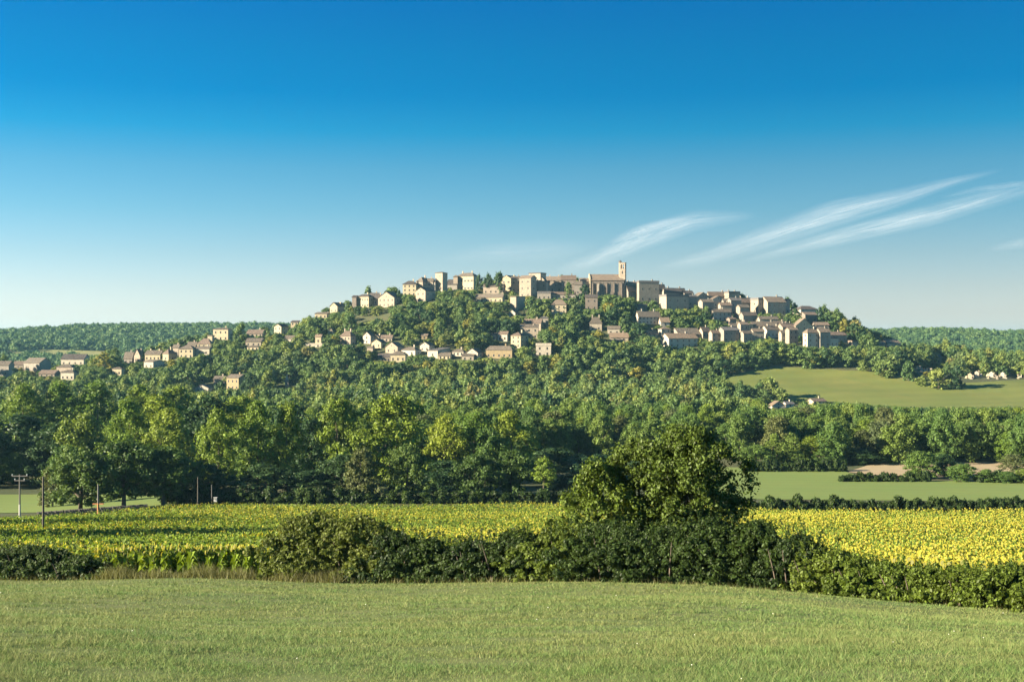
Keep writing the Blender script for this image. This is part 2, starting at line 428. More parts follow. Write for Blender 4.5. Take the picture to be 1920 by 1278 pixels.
def roof_mesh(kind, W, D, he, ra, mat, ov=.4, th=.22):
    """roof solid over a W x D plan (front edge at y=0), eaves at he, ra metres high"""
    x0, x1, y0, y1 = -W/2 - ov, W/2 + ov, -ov, D + ov
    b = MB()
    if kind == 'g':       # ridge runs away from the viewer
        k = ra / (W/2); lo = he - ov*k
        sec = [(x0, lo), (0, he + ra), (x1, lo)]
        a = [(x, y0, z) for x, z in sec] + [(x, y0, z + th) for x, z in sec]
        c = [(x, y1, z) for x, y, z in a]
        b.add(a + c, [(0,1,4,3),(1,2,5,4),(9,10,7,6),(10,11,8,7),(3,4,10,9),(4,5,11,10),(6,7,1,0),(7,8,2,1),(0,3,9,6),(2,8,11,5)])
    elif kind == 'e':     # ridge runs across
        k = ra / (D/2); lo = he - ov*k
        sec = [(y0, lo), (D/2, he + ra), (y1, lo)]
        a = [(x0, y, z) for y, z in sec] + [(x0, y, z + th) for y, z in sec]
        c = [(x1, y, z) for x, y, z in a]
        b.add(a + c, [(3,4,1,0),(4,5,2,1),(6,7,10,9),(7,8,11,10),(9,10,4,3),(10,11,5,4),(0,1,7,6),(1,2,8,7),(6,9,3,0),(5,11,8,2)])
    elif kind == 'l':     # one slope, high at the back
        k = ra / D; z0, z1 = he - ov*k, he + ra + ov*k
        b.add([(x0,y0,z0),(x1,y0,z0),(x1,y1,z1),(x0,y1,z1),(x0,y0,z0+th),(x1,y0,z0+th),(x1,y1,z1+th),(x0,y1,z1+th)],
              [(0,3,2,1),(4,5,6,7),(0,1,5,4),(1,2,6,5),(2,3,7,6),(3,0,4,7)])
    elif kind == 'f':
        b.box(x0+ov*.5, x1-ov*.5, y0+ov*.5, y1-ov*.5, he, he + max(th, ra))
    else:                 # hip or pyramid
        if kind == 'p': r0 = r1 = (0, D/2)
        elif W >= D: r0, r1 = (-W/2 + D*.45, D/2), (W/2 - D*.45, D/2)
        else: r0, r1 = (0, W*.45), (0, D - W*.45)
        lo = he - .08
        A = [(x0,y0),(x1,y0),(x1,y1),(x0,y1)]
        v = [(x,y,lo) for x,y in A] + [(x,y,lo+th) for x,y in A] + [(*r0, he+ra), (*r1, he+ra)]
        f = [(0,3,2,1),(0,1,5,4),(1,2,6,5),(2,3,7,6),(3,0,4,7)]
        if kind == 'p': f += [(4,5,8),(5,6,8),(6,7,8),(7,4,8)]; v = v[:-1]
        elif W >= D: f += [(4,5,9,8),(5,6,9),(6,7,8,9),(7,4,8)]
        else: f += [(4,5,8),(5,6,9,8),(6,7,9),(7,4,8,9)]
        b.add(v, f)
    return b.build('roof', [mat])

def wall_mesh(kind, W, D, he, ra, mat, fd=4.0):
    b = MB(); x0, x1 = -W/2, W/2
    if kind == 'g':
        s = [(x0, -fd), (x1, -fd), (x1, he), (0, he + ra - .01), (x0, he)]
        v = [(x, 0, z) for x, z in s] + [(x, D, z) for x, z in s]
    elif kind == 'e':
        s = [(0, -fd), (D, -fd), (D, he), (D/2, he + ra - .01), (0, he)]
        v = [(x1, y, z) for y, z in s] + [(x0, y, z) for y, z in s]
    elif kind == 'l':
        s = [(0, -fd), (D, -fd), (D, he + ra), (D/2, he + ra/2), (0, he)]
        v = [(x1, y, z) for y, z in s] + [(x0, y, z) for y, z in s]
    else:
        b.box(x0, x1, 0, D, -fd, he); return b.build('wall', [mat])
    b.add(v, [(0,1,2,3,4), (9,8,7,6,5)] + [(i, i+5, (i+1) % 5 + 5, (i+1) % 5) for i in range(5)])
    return b.build('wall', [mat])

NAMED = []
HOUSES = []      # (u0, u1, visible base v, distance) for the trees that stand in front
FOOT = []        # footprints (x, y, radius)
def put_windows(root, W, he, nc, nr, y, ang, x0, kind='rect', dr=None, storey=None, shutters=False):
    """rows of windows on one wall; the wall is a line through (x0, y) turned by ang"""
    if nc * nr == 0: return
    step = W / nc; st = he / nr if storey is None else storey
    ww = min(1.05, step * .46); wh = min(1.65, st * .56)
    for r in range(nr):
        for c in range(nc):
            a = -W/2 + step * (c + .5)
            z = he - st * (r + 1) + st * .26
            o = obj('window', WIN[kind], root, (x0 + a*math.cos(ang), y + a*math.sin(ang), z))
            o.scale = (ww, 1, wh); o.rotation_euler = (0, 0, ang)
            if shutters:
                for sd in (-1, 1):
                    s = obj('shutter', SHUT, o, (sd * .8, 0, .02)); s.scale = (.55, 1, .95)

def house(u0, u1, apex, eave, base, kind, side, wk, rk, win=(0, 0), nch=0, label='', yaw=None, name='house', category='house', wkind='rect', lit=None, depth=None, shutters=False):
    um = (u0 + u1) / 2
    x, y, z = ground_at(um, base, 640)
    if depth: y = depth
    mp = y / F
    x = (um - CX) * mp; z = (CY - base) * mp
    s = abs(side) * mp
    if side:
        D = np.clip(s / math.sin(math.radians(30)), 4.5, 17)
        th = math.asin(min(.85, s / D)); th = max(th, math.radians(8))
    else:
        th = math.radians(9 if um < 960 else (3 if um < 1180 else 25))
        D = np.clip((u1 - u0) * mp * .75, 4, 10)
    phi = -th if (side > 0 or (side == 0 and um < 1180)) else th
    if yaw is not None: phi = math.radians(yaw); th = abs(phi)
    W = (u1 - u0) * mp / math.cos(th) * (1.14 if 960 < um < 1600 and base < 660 and category == 'house' else 1.0)
    he = max(1.6, (base - eave) * mp); ra = max(.35, (eave - apex) * mp)
    root = bpy.data.objects.new(name, None); col.objects.link(root)
    root.location = (x, y, z); root.rotation_euler = (0, 0, phi); root.empty_display_size = .5
    tag(root, label, category, 'houses of the hill town' if category == 'house' else None)
    obj('wall', wall_mesh(kind, W, D, he, ra, M[wk]), root)
    rf = obj('roof', roof_mesh(kind, W, D, he, ra, M[rk]), root)
    for i in range(nch):
        cx_ = (-.28 + .56 * i / max(1, nch - 1)) * W if nch > 1 else .22 * W
        zt = he + ra * (.45 if kind in 'gl' else .75)
        c = obj('chimney', CHIM[wk], rf, (cx_, D * (.5 if kind in 'eh' else .6), zt)); c.scale = (.8, .6, ra * .35 + 1.0)
    put_windows(root, W, he, win[0], win[1], 0, 0, 0, wkind, shutters=shutters)
    if kind == 'g' and ra > 1.6 and W > 4:      # little window in the gable
        o = obj('window', WIN['rect'], root, (0, 0, he + ra*.12)); o.scale = (.7, 1, min(.9, ra*.4))
    if win[1] and abs(side) >= 6:               # windows on the wall that turns away
        n2 = max(1, int(D / 4.5))
        if side > 0: put_windows(root, D, he, n2, win[1], D/2, math.pi/2, W/2)
        else: put_windows(root, D, he, n2, win[1], D/2, -math.pi/2, -W/2)
    sd = abs(side)
    HOUSES.append((u0 - (sd if side < 0 else 0), u1 + (sd if side > 0 else 0), base, y, apex)); NAMED.append((um, base, label))
    c, sn = math.cos(phi), math.sin(phi)
    FOOT.append((x - sn*D/2, y + c*D/2, max(W, D) * .55))
    return root

# columns: left, right, ridge, eaves, visible foot (pixels) | roof form | width of the side wall seen (+ on the right, - on the left) | wall | roof | windows | chimneys | label
H = [
 # --- upper town, west end to the church
 (590,613,585,588,598,'l',0,'C','b',(3,1),0,'lowest cream cottage at the left tip of the upper town ridge'),
 (618,633,567,574,588,'g',13,'C','b',(2,1),1,'cream house with one lit gable standing alone on the left shoulder of the ridge'),
 (660,668,554,557,577,'l',0,'B','d',(0,0),0,'narrow dark lean-to house at the left end of the pale ridge houses'),
 (668,692,551,556,577,'h',8,'C','d',(5,2),1,'pale yellow three-storey house with a dark hipped roof on the left ridge'),
 (693,709,549,557,570,'e',0,'S','d',(2,1),1,'small dark-roofed stone house wedged between the yellow house and the broad gable'),
 (708,740,547,558,576,'g',11,'P','b',(4,2),0,'broad stone gable house with two rows of windows on the left ridge'),
 (755,780,526,533,555,'h',0,'C','d',(3,3),1,'tall yellow house left of the square tower at the ridge top'),
 (780,793,519,528,552,'h',14,'P','b',(2,2),1,'brown stone house with a reddish hipped roof just left of the square tower'),
 (779,798,539,545,567,'g',17,'P','b',(2,2),0,'stone gable house in front of and below the square tower'),
 (807,816,525,528,546,'e',0,'W','d',(1,1),0,'white strip of a house hidden behind the square tower'),
 (838,857,524,533,542,'l',0,'G','d',(0,0),0,'long low shaded building with a sloping roof right of the square tower'),
 (850,858,515,519,536,'h',0,'P','b',(0,0),0,'small pinkish house corner left of the grand pale mansion'),
 (856,888,511,518,546,'h',9,'C','b',(5,2),2,'grand pale mansion with two window rows and two chimneys on the ridge'),
 (906,944,532,537,553,'e',0,'P','b',(4,1),0,'low pink garden house under the big dark trees on the ridge'),
 (891,942,551,557,568,'e',4,'C','b',(6,1),0,'long low cream building with a brown roof below the ridge trees'),
 (940,958,516,522,546,'g',18,'C','t',(2,2),1,'cream gable house with four shuttered windows right of the ridge trees'),
 (975,994,516,521,558,'e',11,'S','t',(2,3),1,'tall stone tenement with a lit front near the middle of the skyline'),
 (993,1012,511,513,552,'f',11,'S','g',(2,2),0,'tallest flat-topped stone block left of the church'),
 (1022,1030,526,529,548,'e',0,'P','r',(1,2),0,'narrow pink house squeezed between the stone blocks left of the church'),
 (1031,1053,528,537,548,'g',0,'S','r',(2,1),1,'stone gable house above the arcaded building left of the church'),
 (1026,1052,518,525,545,'e',0,'P','t',(3,1),2,'red-tiled house at the skyline behind the small stone gable'),
 (1054,1078,516,524,551,'e',0,'B','r',(3,2),1,'shaded red-roofed house at the skyline between gable and church'),
 (1030,1076,547,552,562,'e',0,'G','r',(8,1),0,'long low arcaded building with a red-brown roof under the skyline'),
 # --- upper town, east of the church
 (1179,1200,535,546,561,'e',-6,'G','o',(2,1),1,'house with an orange roof and a lit white end right beside the church tower'),
 (1177,1197,528,531,545,'e',0,'P','t',(3,1),2,'pink house peeping over the orange roof beside the church tower'),
 (1200,1234,526,530,567,'f',-3,'S','g',(3,2),1,'great shaded stone block with a flat top right of the church'),
 (1234,1247,533,541,562,'e',0,'G','d',(1,1),1,'narrow dark-roofed house right of the great stone block'),
 (1248,1284,540,548,562,'e',-4,'G','d',(4,1),2,'dark-roofed row house with a white end wall on the falling ridge'),
 (1251,1290,552,556,582,'f',0,'S','g',(3,2),0,'broad shaded stone rampart house below the dark-roofed row'),
 (1291,1307,553,556,577,'e',0,'G','g',(2,1),1,'plain grey house on the ridge left of a stone gable'),
 (1307,1330,548,557,575,'g',0,'S','b',(2,1),1,'shaded stone gable on the falling ridge left of the long red roof'),
 (1331,1366,547,554,566,'e',-3,'P','r',(3,1),1,'house with the longest red roof on the right-hand ridge'),
 (1367,1387,546,549,566,'f',0,'S','g',(2,1),2,'grey flat-topped end block joined to the long red roof'),
 (1337,1357,555,561,578,'g',-5,'W','t',(2,1),0,'small white double-gabled house below the long red roof'),
 (1358,1371,560,565,580,'e',-3,'G','b',(1,1),0,'little grey house right of the white double gable'),
 (1371,1389,558,563,592,'e',0,'G','g',(2,2),1,'tall grey shaded house in the middle of the right ridge'),
 (1389,1412,558,567,584,'e',0,'P','r',(3,1),2,'beige house with a reddish roof left of the yellow-lit block'),
 (1422,1440,558,562,588,'f',-11,'S','g',(2,2),0,'stone block with one brightly lit yellow side on the right ridge'),
 (1440,1473,556,566,590,'e',0,'S','t',(4,2),1,'long stone house with a red roof at the right end of the ridge'),
 (1473,1481,560,563,589,'f',0,'G','g',(1,2),0,'grey end tower of the last big block on the right ridge'),
 (1394,1420,585,591,606,'e',-6,'G','t',(2,1),0,'low red-roofed house with a white end below the yellow-lit block'),
 (1339,1370,579,585,602,'e',0,'W','b',(4,2),1,'whitish shaded house with a brown roof under the right ridge'),
 (1369,1380,595,598,609,'e',-5,'B','r',(1,1),1,'small red-fronted house with a lit left end below the right ridge'),
 (1502,1534,573,580,592,'h',0,'W','d',(3,1),0,'white house with a dark hipped roof beside the dark tree at the right end'),
 (1510,1532,585,590,606,'e',0,'B','r',(2,1),0,'dark stone house with a low red roof under the white hipped house'),
 (1529,1553,604,609,620,'e',-2,'G','r',(3,1),0,'grey house with a rose-red roof right of the big lit gable'),
 # --- middle row east
 (1318,1331,613,621,634,'e',-6,'P','r',(2,1),1,'red-roofed house with a lit gable at the left end of the lower terrace'),
 (1336,1352,619,624,642,'e',-5,'P','r',(2,2),1,'pink house with a dark drainpipe corner in the lower terrace'),
 (1358,1386,613,619,642,'e',0,'G','g',(3,2),1,'grey shaded house in the lower terrace between pink and yellow ones'),
 (1372,1393,606,612,618,'e',0,'P','b',(2,1),1,'brown roof above the grey house of the lower terrace'),
 (1389,1403,603,608,630,'e',0,'P','t',(2,2),1,'pinkish house left of the slim yellow tower in the lower terrace'),
 (1404,1412,605,608,629,'p',0,'C','t',(1,2),0,'slim yellow lit tower house in the lower terrace'),
 (1413,1456,603,611,627,'e',-2,'S','b',(4,1),2,'longest brown-roofed house of the lower terrace'),
 (1438,1468,611,618,634,'e',-8,'W','b',(4,1),2,'whitish house with a bright left gable in the lower terrace'),
 (1468,1492,606,613,632,'e',0,'S','r',(3,1),3,'red-roofed house left of the big lit gable'),
 (1492,1524,597,611,629,'g',-5,'C','t',(3,2),1,'biggest sunlit cream gable house of the lower terrace'),
 (1480,1496,614,618,647,'e',0,'P','t',(2,3),0,'tall pink house with balconies below the big lit gable'),
 (1514,1537,616,624,652,'h',-6,'W','t',(2,3),1,'tall whitish house with three window rows below the big lit gable'),
 (1538,1557,615,622,652,'e',0,'G','t',(2,2),1,'grey tall house at the right end of the lower terrace'),
 (1557,1588,622,628,642,'e',0,'P','r',(4,1),1,'low pink house with arched windows and a chimney at the terrace end'),
 (1557,1572,632,634,652,'l',0,'W','g',(2,1),0,'small white shaded house at the foot of the terrace end'),
 (1597,1609,638,641,650,'f',0,'P','t',(0,0),0,'tiny square stone house standing alone right of the terrace'),
 (1662,1690,636,643,652,'e',0,'C','t',(4,1),1,'cream farmhouse with a red roof alone right of the hill'),
 (1646,1661,640,644,652,'e',0,'B','b',(1,1),0,'brown outhouse left of the lone cream farmhouse'),
 # --- middle slope
 (957,967,555,557,582,'f',17,'P','b',(0,0),0,'square lit stone tower house on the slope below the skyline'),
 (954,966,581,586,594,'g',6,'W','b',(1,1),0,'tiny white gable below the square stone tower house'),
 (984,1012,598,605,620,'e',4,'P','r',(3,1),1,'red-brown roofed house left of the grey turret on the slope'),
 (1014,1027,592,596,616,'p',0,'G','g',(1,1),0,'grey round-topped turret house on the middle slope'),
 (977,1007,608,613,636,'l',0,'P','b',(3,2),1,'rough stone house below the grey turret'),
 (959,975,622,629,652,'h',15,'C','r',(2,3),1,'tall cream corner house with balconies in the middle of the slope'),
 (933,951,621,626,640,'e',4,'W','r',(2,1),0,'pinkish white house left of the tall cream corner house'),
 (921,931,624,627,639,'l',0,'W','b',(1,1),0,'small white house at the left end of the corner house row'),
 (911,960,648,656,673,'h',4,'O','b',(5,1),1,'broad ochre house overgrown with vines below the corner house'),
 (1005,1033,643,648,668,'f',0,'W','W',(2,2),0,'modern white villa with a flat roof and a loggia'),
 (1036,1060,561,571,589,'h',0,'C','t',(3,2),0,'cream house with a pointed red hipped roof below the arcaded building'),
 (1099,1119,552,557,582,'e',0,'B','d',(2,2),0,'dark stone house in the shade below the church'),
 (1107,1127,594,606,622,'h',0,'S','b',(2,1),2,'steep brown-roofed house with tall chimneys below the church'),
 (1141,1161,611,616,628,'e',0,'W','b',(2,1),0,'white shaded cottage right of the steep brown roof'),
 (1146,1176,624,632,641,'e',0,'P','o',(2,1),1,'orange-roofed cottage among the trees below the church'),
 (1199,1236,583,593,608,'e',-4,'W','b',(6,2),2,'whitish farmhouse with many windows on the slope right of the church'),
 (1240,1255,595,603,613,'e',-3,'W','o',(1,1),0,'little orange-roofed house right of the whitish farmhouse'),
 (1241,1257,612,617,632,'p',0,'W','t',(2,2),0,'small white tower house with a pointed tile roof'),
 (1256,1307,625,634,652,'e',0,'W','o',(5,2),1,'long white house with an orange roof and two window rows'),
 (1274,1313,615,626,636,'e',0,'G','b',(2,1),0,'brown-grey roofed house behind the long white house'),
 (1214,1232,619,626,634,'e',0,'C','o',(2,1),1,'small orange-roofed house left of the small white tower house'),
 # --- cluster of white houses
 (680,695,622,629,645,'g',6,'W','b',(1,2),0,'bluish white gable house at the left end of the white cluster'),
 (697,711,627,632,642,'g',7,'C','b',(1,1),1,'cream gable peeping over the left of the white cluster'),
 (696,715,636,642,653,'g',9,'C','b',(2,1),0,'cream gable house in front at the left of the white cluster'),
 (714,735,628,633,642,'e',0,'P','r',(3,1),1,'pink house with a red roof at the back of the white cluster'),
 (722,746,641,650,663,'g',10,'P','b',(2,1),0,'pinkish gable house with two dark windows in the white cluster'),
 (688,699,649,652,660,'f',0,'P','b',(0,0),0,'little stone shed in front of the left white cluster'),
 (732,760,658,665,679,'h',0,'C','b',(3,1),0,'yellow-lit house with a brown roof at the bottom of the white cluster'),
 (708,732,663,669,679,'e',0,'S','d',(4,1),0,'shaded low house with dark windows at the bottom left of the white cluster'),
 (752,779,650,656,667,'h',10,'W','b',(2,1),1,'white hipped house in the middle of the white cluster'),
 (787,805,641,647,660,'g',9,'W','b',(2,1),0,'bright white gable with two round-headed windows in the cluster'),
 (801,821,652,657,671,'l',22,'W','g',(1,1),0,'plain white house with a wide grey roof side in the cluster'),
 (822,844,661,666,675,'e',0,'C','b',(3,1),0,'low cream house in front of the wide grey roof'),
 (848,869,654,659,668,'h',4,'W','b',(3,1),1,'white house with a brown roof right of the wide grey roof'),
 (874,896,653,661,671,'g',10,'W','b',(2,1),0,'white gable house at the right end of the white cluster'),
 (866,888,663,667,677,'l',0,'S','b',(2,1),0,'beige lean-to house before the right end of the white cluster'),
 (790,801,626,629,637,'e',0,'O','t',(1,1),0,'small ochre house on the slope above the white cluster'),
 # --- left slope
 (513,528,607,612,628,'g',10,'C','d',(2,2),0,'lit cream gable house at the foot of the left ridge'),
 (545,559,601,604,611,'l',0,'C','d',(2,1),0,'low cream house half hidden on the left ridge slope'),
 (534,551,629,634,643,'e',0,'W','b',(2,1),0,'grey-white bungalow with a dark roof on the left slope'),
 (573,604,643,645,652,'f',0,'W','W',(2,1),0,'flat white-roofed hangar on the left slope'),
 (591,602,627,631,645,'e',0,'C','o',(1,1),0,'small cream house with an orange roof above the white hangar'),
 (615,625,615,620,629,'g',0,'C','b',(1,1),0,'tiny lit cream gable among trees on the left slope'),
 (637,658,620,630,648,'h',8,'P','r',(3,2),2,'tall mansard house with a dark red roof on the left slope'),
 (462,492,618,625,632,'e',0,'P','r',(4,1),1,'dark red roofed house right of the yellow hilltop house'),
 (460,490,634,640,650,'e',0,'S','b',(3,1),0,'long beige house with a brown roof on the left slope'),
 (463,485,647,650,658,'h',0,'C','b',(3,1),0,'low cream bungalow below the long beige house'),
 # --- village on the left
 (399,428,614,617,639,'h',0,'C','b',(3,2),1,'big square yellow house on the knoll of the left village'),
 (428,437,626,628,640,'f',0,'C','b',(1,1),0,'yellow annexe right of the big square yellow house'),
 (389,398,628,630,644,'f',0,'C','b',(0,1),0,'pinkish annexe left of the big square yellow house'),
 (369,395,634,645,652,'h',0,'C','r',(3,1),0,'bright red hipped roof house below the big yellow house'),
 (350,367,641,648,655,'e',0,'P','b',(2,1),1,'brown-roofed house left of the bright red hipped roof'),
 (335,362,647,654,672,'h',0,'C','b',(3,2),0,'long sunlit cream house in the middle of the left village'),
 (367,393,649,653,667,'e',0,'W','b',(2,1),1,'white house with dark roof below the bright red hipped roof'),
 (324,335,646,651,668,'e',0,'P','b',(1,1),1,'slim pinkish house left of the long sunlit cream house'),
 (304,317,654,663,678,'h',10,'C','r',(1,1),1,'small cream house with a red roof in the left village'),
 (271,301,657,664,677,'e',0,'C','b',(4,1),2,'wide cream house with a brown roof in the left village'),
 (250,264,654,666,681,'g',6,'P','r',(2,1),1,'steep red-roofed house at the left of the village row'),
 (232,248,660,671,683,'e',0,'G','b',(2,1),1,'grey house with a brown roof left of the steep red roof'),
 (268,289,675,678,692,'e',14,'W','b',(2,1),0,'white house with a broad brown side roof at the village bottom'),
 (400,421,705,711,724,'e',0,'P','b',(2,1),1,'pink cottage beside the orange house below the left village'),
 (423,449,702,708,732,'e',13,'O','b',(3,2),1,'orange lit farmhouse below the left village'),
 (365,391,721,727,738,'g',0,'W','g',(2,1),0,'pale shaded gable house at the edge of the poplars'),
 (105,135,683,688,704,'h',0,'P','b',(4,1),0,'pink and yellow house at the far left of the village'),
 (113,139,693,698,714,'h',0,'W','b',(3,1),1,'white house in front at the far left of the village'),
 (113,158,664,673,686,'e',0,'W','d',(4,1),0,'pale barn with a dark roof behind the far left houses'),
 (40,78,671,680,698,'e',14,'G','b',(0,0),0,'big grey hall with a brown roof at the far left'),
 (-8,17,677,684,708,'e',0,'G','b',(2,1),0,'grey house cut by the left picture edge'),
 (210,228,688,691,705,'h',0,'C','b',(2,1),0,'small cream house among trees left of the village'),
 (72,103,694,700,708,'e',0,'B','r',(3,1),0,'row of low red sheds in front of the big grey hall'),
 (24,44,677,683,692,'e',0,'B','r',(1,1),0,'red-roofed shed left of the big grey hall'),
 # --- more of the dense town
 (1284,1300,545,550,568,'e',0,'G','d',(1,1),1,'small dark-roofed house right of the dark-roofed row'),
 (1318,1338,561,566,587,'e',0,'G','b',(2,1),1,'grey-brown house under the stone gable on the falling ridge'),
 (1352,1371,567,572,594,'e',-3,'S','r',(2,1),1,'stone house with a dull red roof below the white double gable'),
 (1388,1405,571,576,597,'e',0,'S','b',(2,1),0,'brown-roofed stone house under the beige house'),
 (1426,1458,593,598,610,'e',-3,'S','b',(3,1),1,'brown-roofed house between the right ridge and the lower terrace'),
 (1456,1478,602,607,622,'e',0,'P','t',(2,1),1,'pinkish house with tiled roof behind the lower terrace'),
 (1466,1482,619,624,643,'e',-3,'S','b',(2,2),0,'stone house left of the tall pink balconied house'),
 (1395,1411,620,625,642,'e',0,'G','b',(2,1),0,'grey house at the foot of the slim yellow tower'),
 (1413,1432,616,621,638,'e',-3,'S','t',(2,1),1,'stone house with tiled roof under the longest brown roof'),
 (960,976,518,522,549,'e',0,'S','b',(2,2),1,'shaded stone wall house joined to the cream gable'),
 (1006,1023,519,528,553,'g',4,'S','d',(2,2),0,'stone gable leaning against the tallest flat-topped block'),
 (1077,1090,527,533,556,'e',0,'G','b',(1,1),1,'small grey house just left of the church choir'),
 (1009,1031,546,550,563,'f',0,'G','g',(3,1),0,'low grey rampart house left of the arcaded building'),
 (1196,1222,570,574,584,'e',0,'G','b',(0,0),0,'low grey terrace house under the great stone block'),
 (700,716,552,559,573,'e',3,'S','d',(2,1),1,'dark-roofed house at the back left of the broad stone gable'),
 (797,812,522,527,549,'e',0,'P','b',(1,2),1,'reddish house between the brown house and the square tower'),
 # --- valley floor on the right
 (1447,1473,752,760,768,'g',-4,'W','o',(1,1),0,'white shaded gable house with an orange roof in the valley wood'),
 (1474,1490,753,757,764,'e',0,'W','g',(1,1),1,'small grey-roofed annexe right of the valley gable house'),
 (1524,1550,747,752,760,'e',0,'C','r',(3,1),1,'low yellow house with a red roof at the edge of the hillside meadow'),
 (1753,1767,665,669,683,'e',0,'O','t',(1,1),0,'small ochre chapel among the cemetery graves'),
]
for h in H:
    extra = {}
    if 'arched' in h[11] or 'arcaded' in h[11] or 'round-headed' in h[11]: extra['wkind'] = 'arch'
    if 'shutter' in h[11] or 'mansion' in h[11]: extra['shutters'] = True
    if 'chapel' in h[11]: extra.update(name='cemetery_chapel', category='chapel')
    if 'tiny square' in h[11]: pass
    house(*h, **extra)

# square tower on the ridge
def square_tower():
    u0, u1, base = 816, 830, 548
    x, y, z = ground_at(823, base, 640); mp = y / F
    W = 14 * mp / math.cos(math.radians(30)); D = 8.5 * mp / math.sin(math.radians(30)); he = (base - 511.5) * mp
    root = bpy.data.objects.new('stone_tower', None); col.objects.link(root)
    root.location = ((823 - CX) * mp, y, (CY - base) * mp); root.rotation_euler = (0, 0, math.radians(-30))
    tag(root, 'square lit stone tower with a low pyramid roof on the left ridge', 'tower')
    obj('wall', wall_mesh('f', W, D, he, 0, M['P']), root)
    obj('roof', roof_mesh('p', W, D, he, 1.1, M['b'], ov=.35), root)
    for zz, xx in ((.25, .1), (.55, -.1), (.8, .12)):
        o = obj('window', WIN['rect'], root, (xx * W, 0, he * zz)); o.scale = (.6, 1, 1.1)
    b = MB(); b.box(-W*.2, W*.25, -.9, -.05, he*.2, he*.2+.15); b.box(-W*.2, W*.25, -.9, -.85, he*.2+.16, he*.2+.9)
    obj('balcony', b.build('balcony', [M['surround']]), root)
    HOUSES.append((816, 838, base, y, 509)); FOOT.append((root.location.x, y + D/2, W * .6))
square_tower()

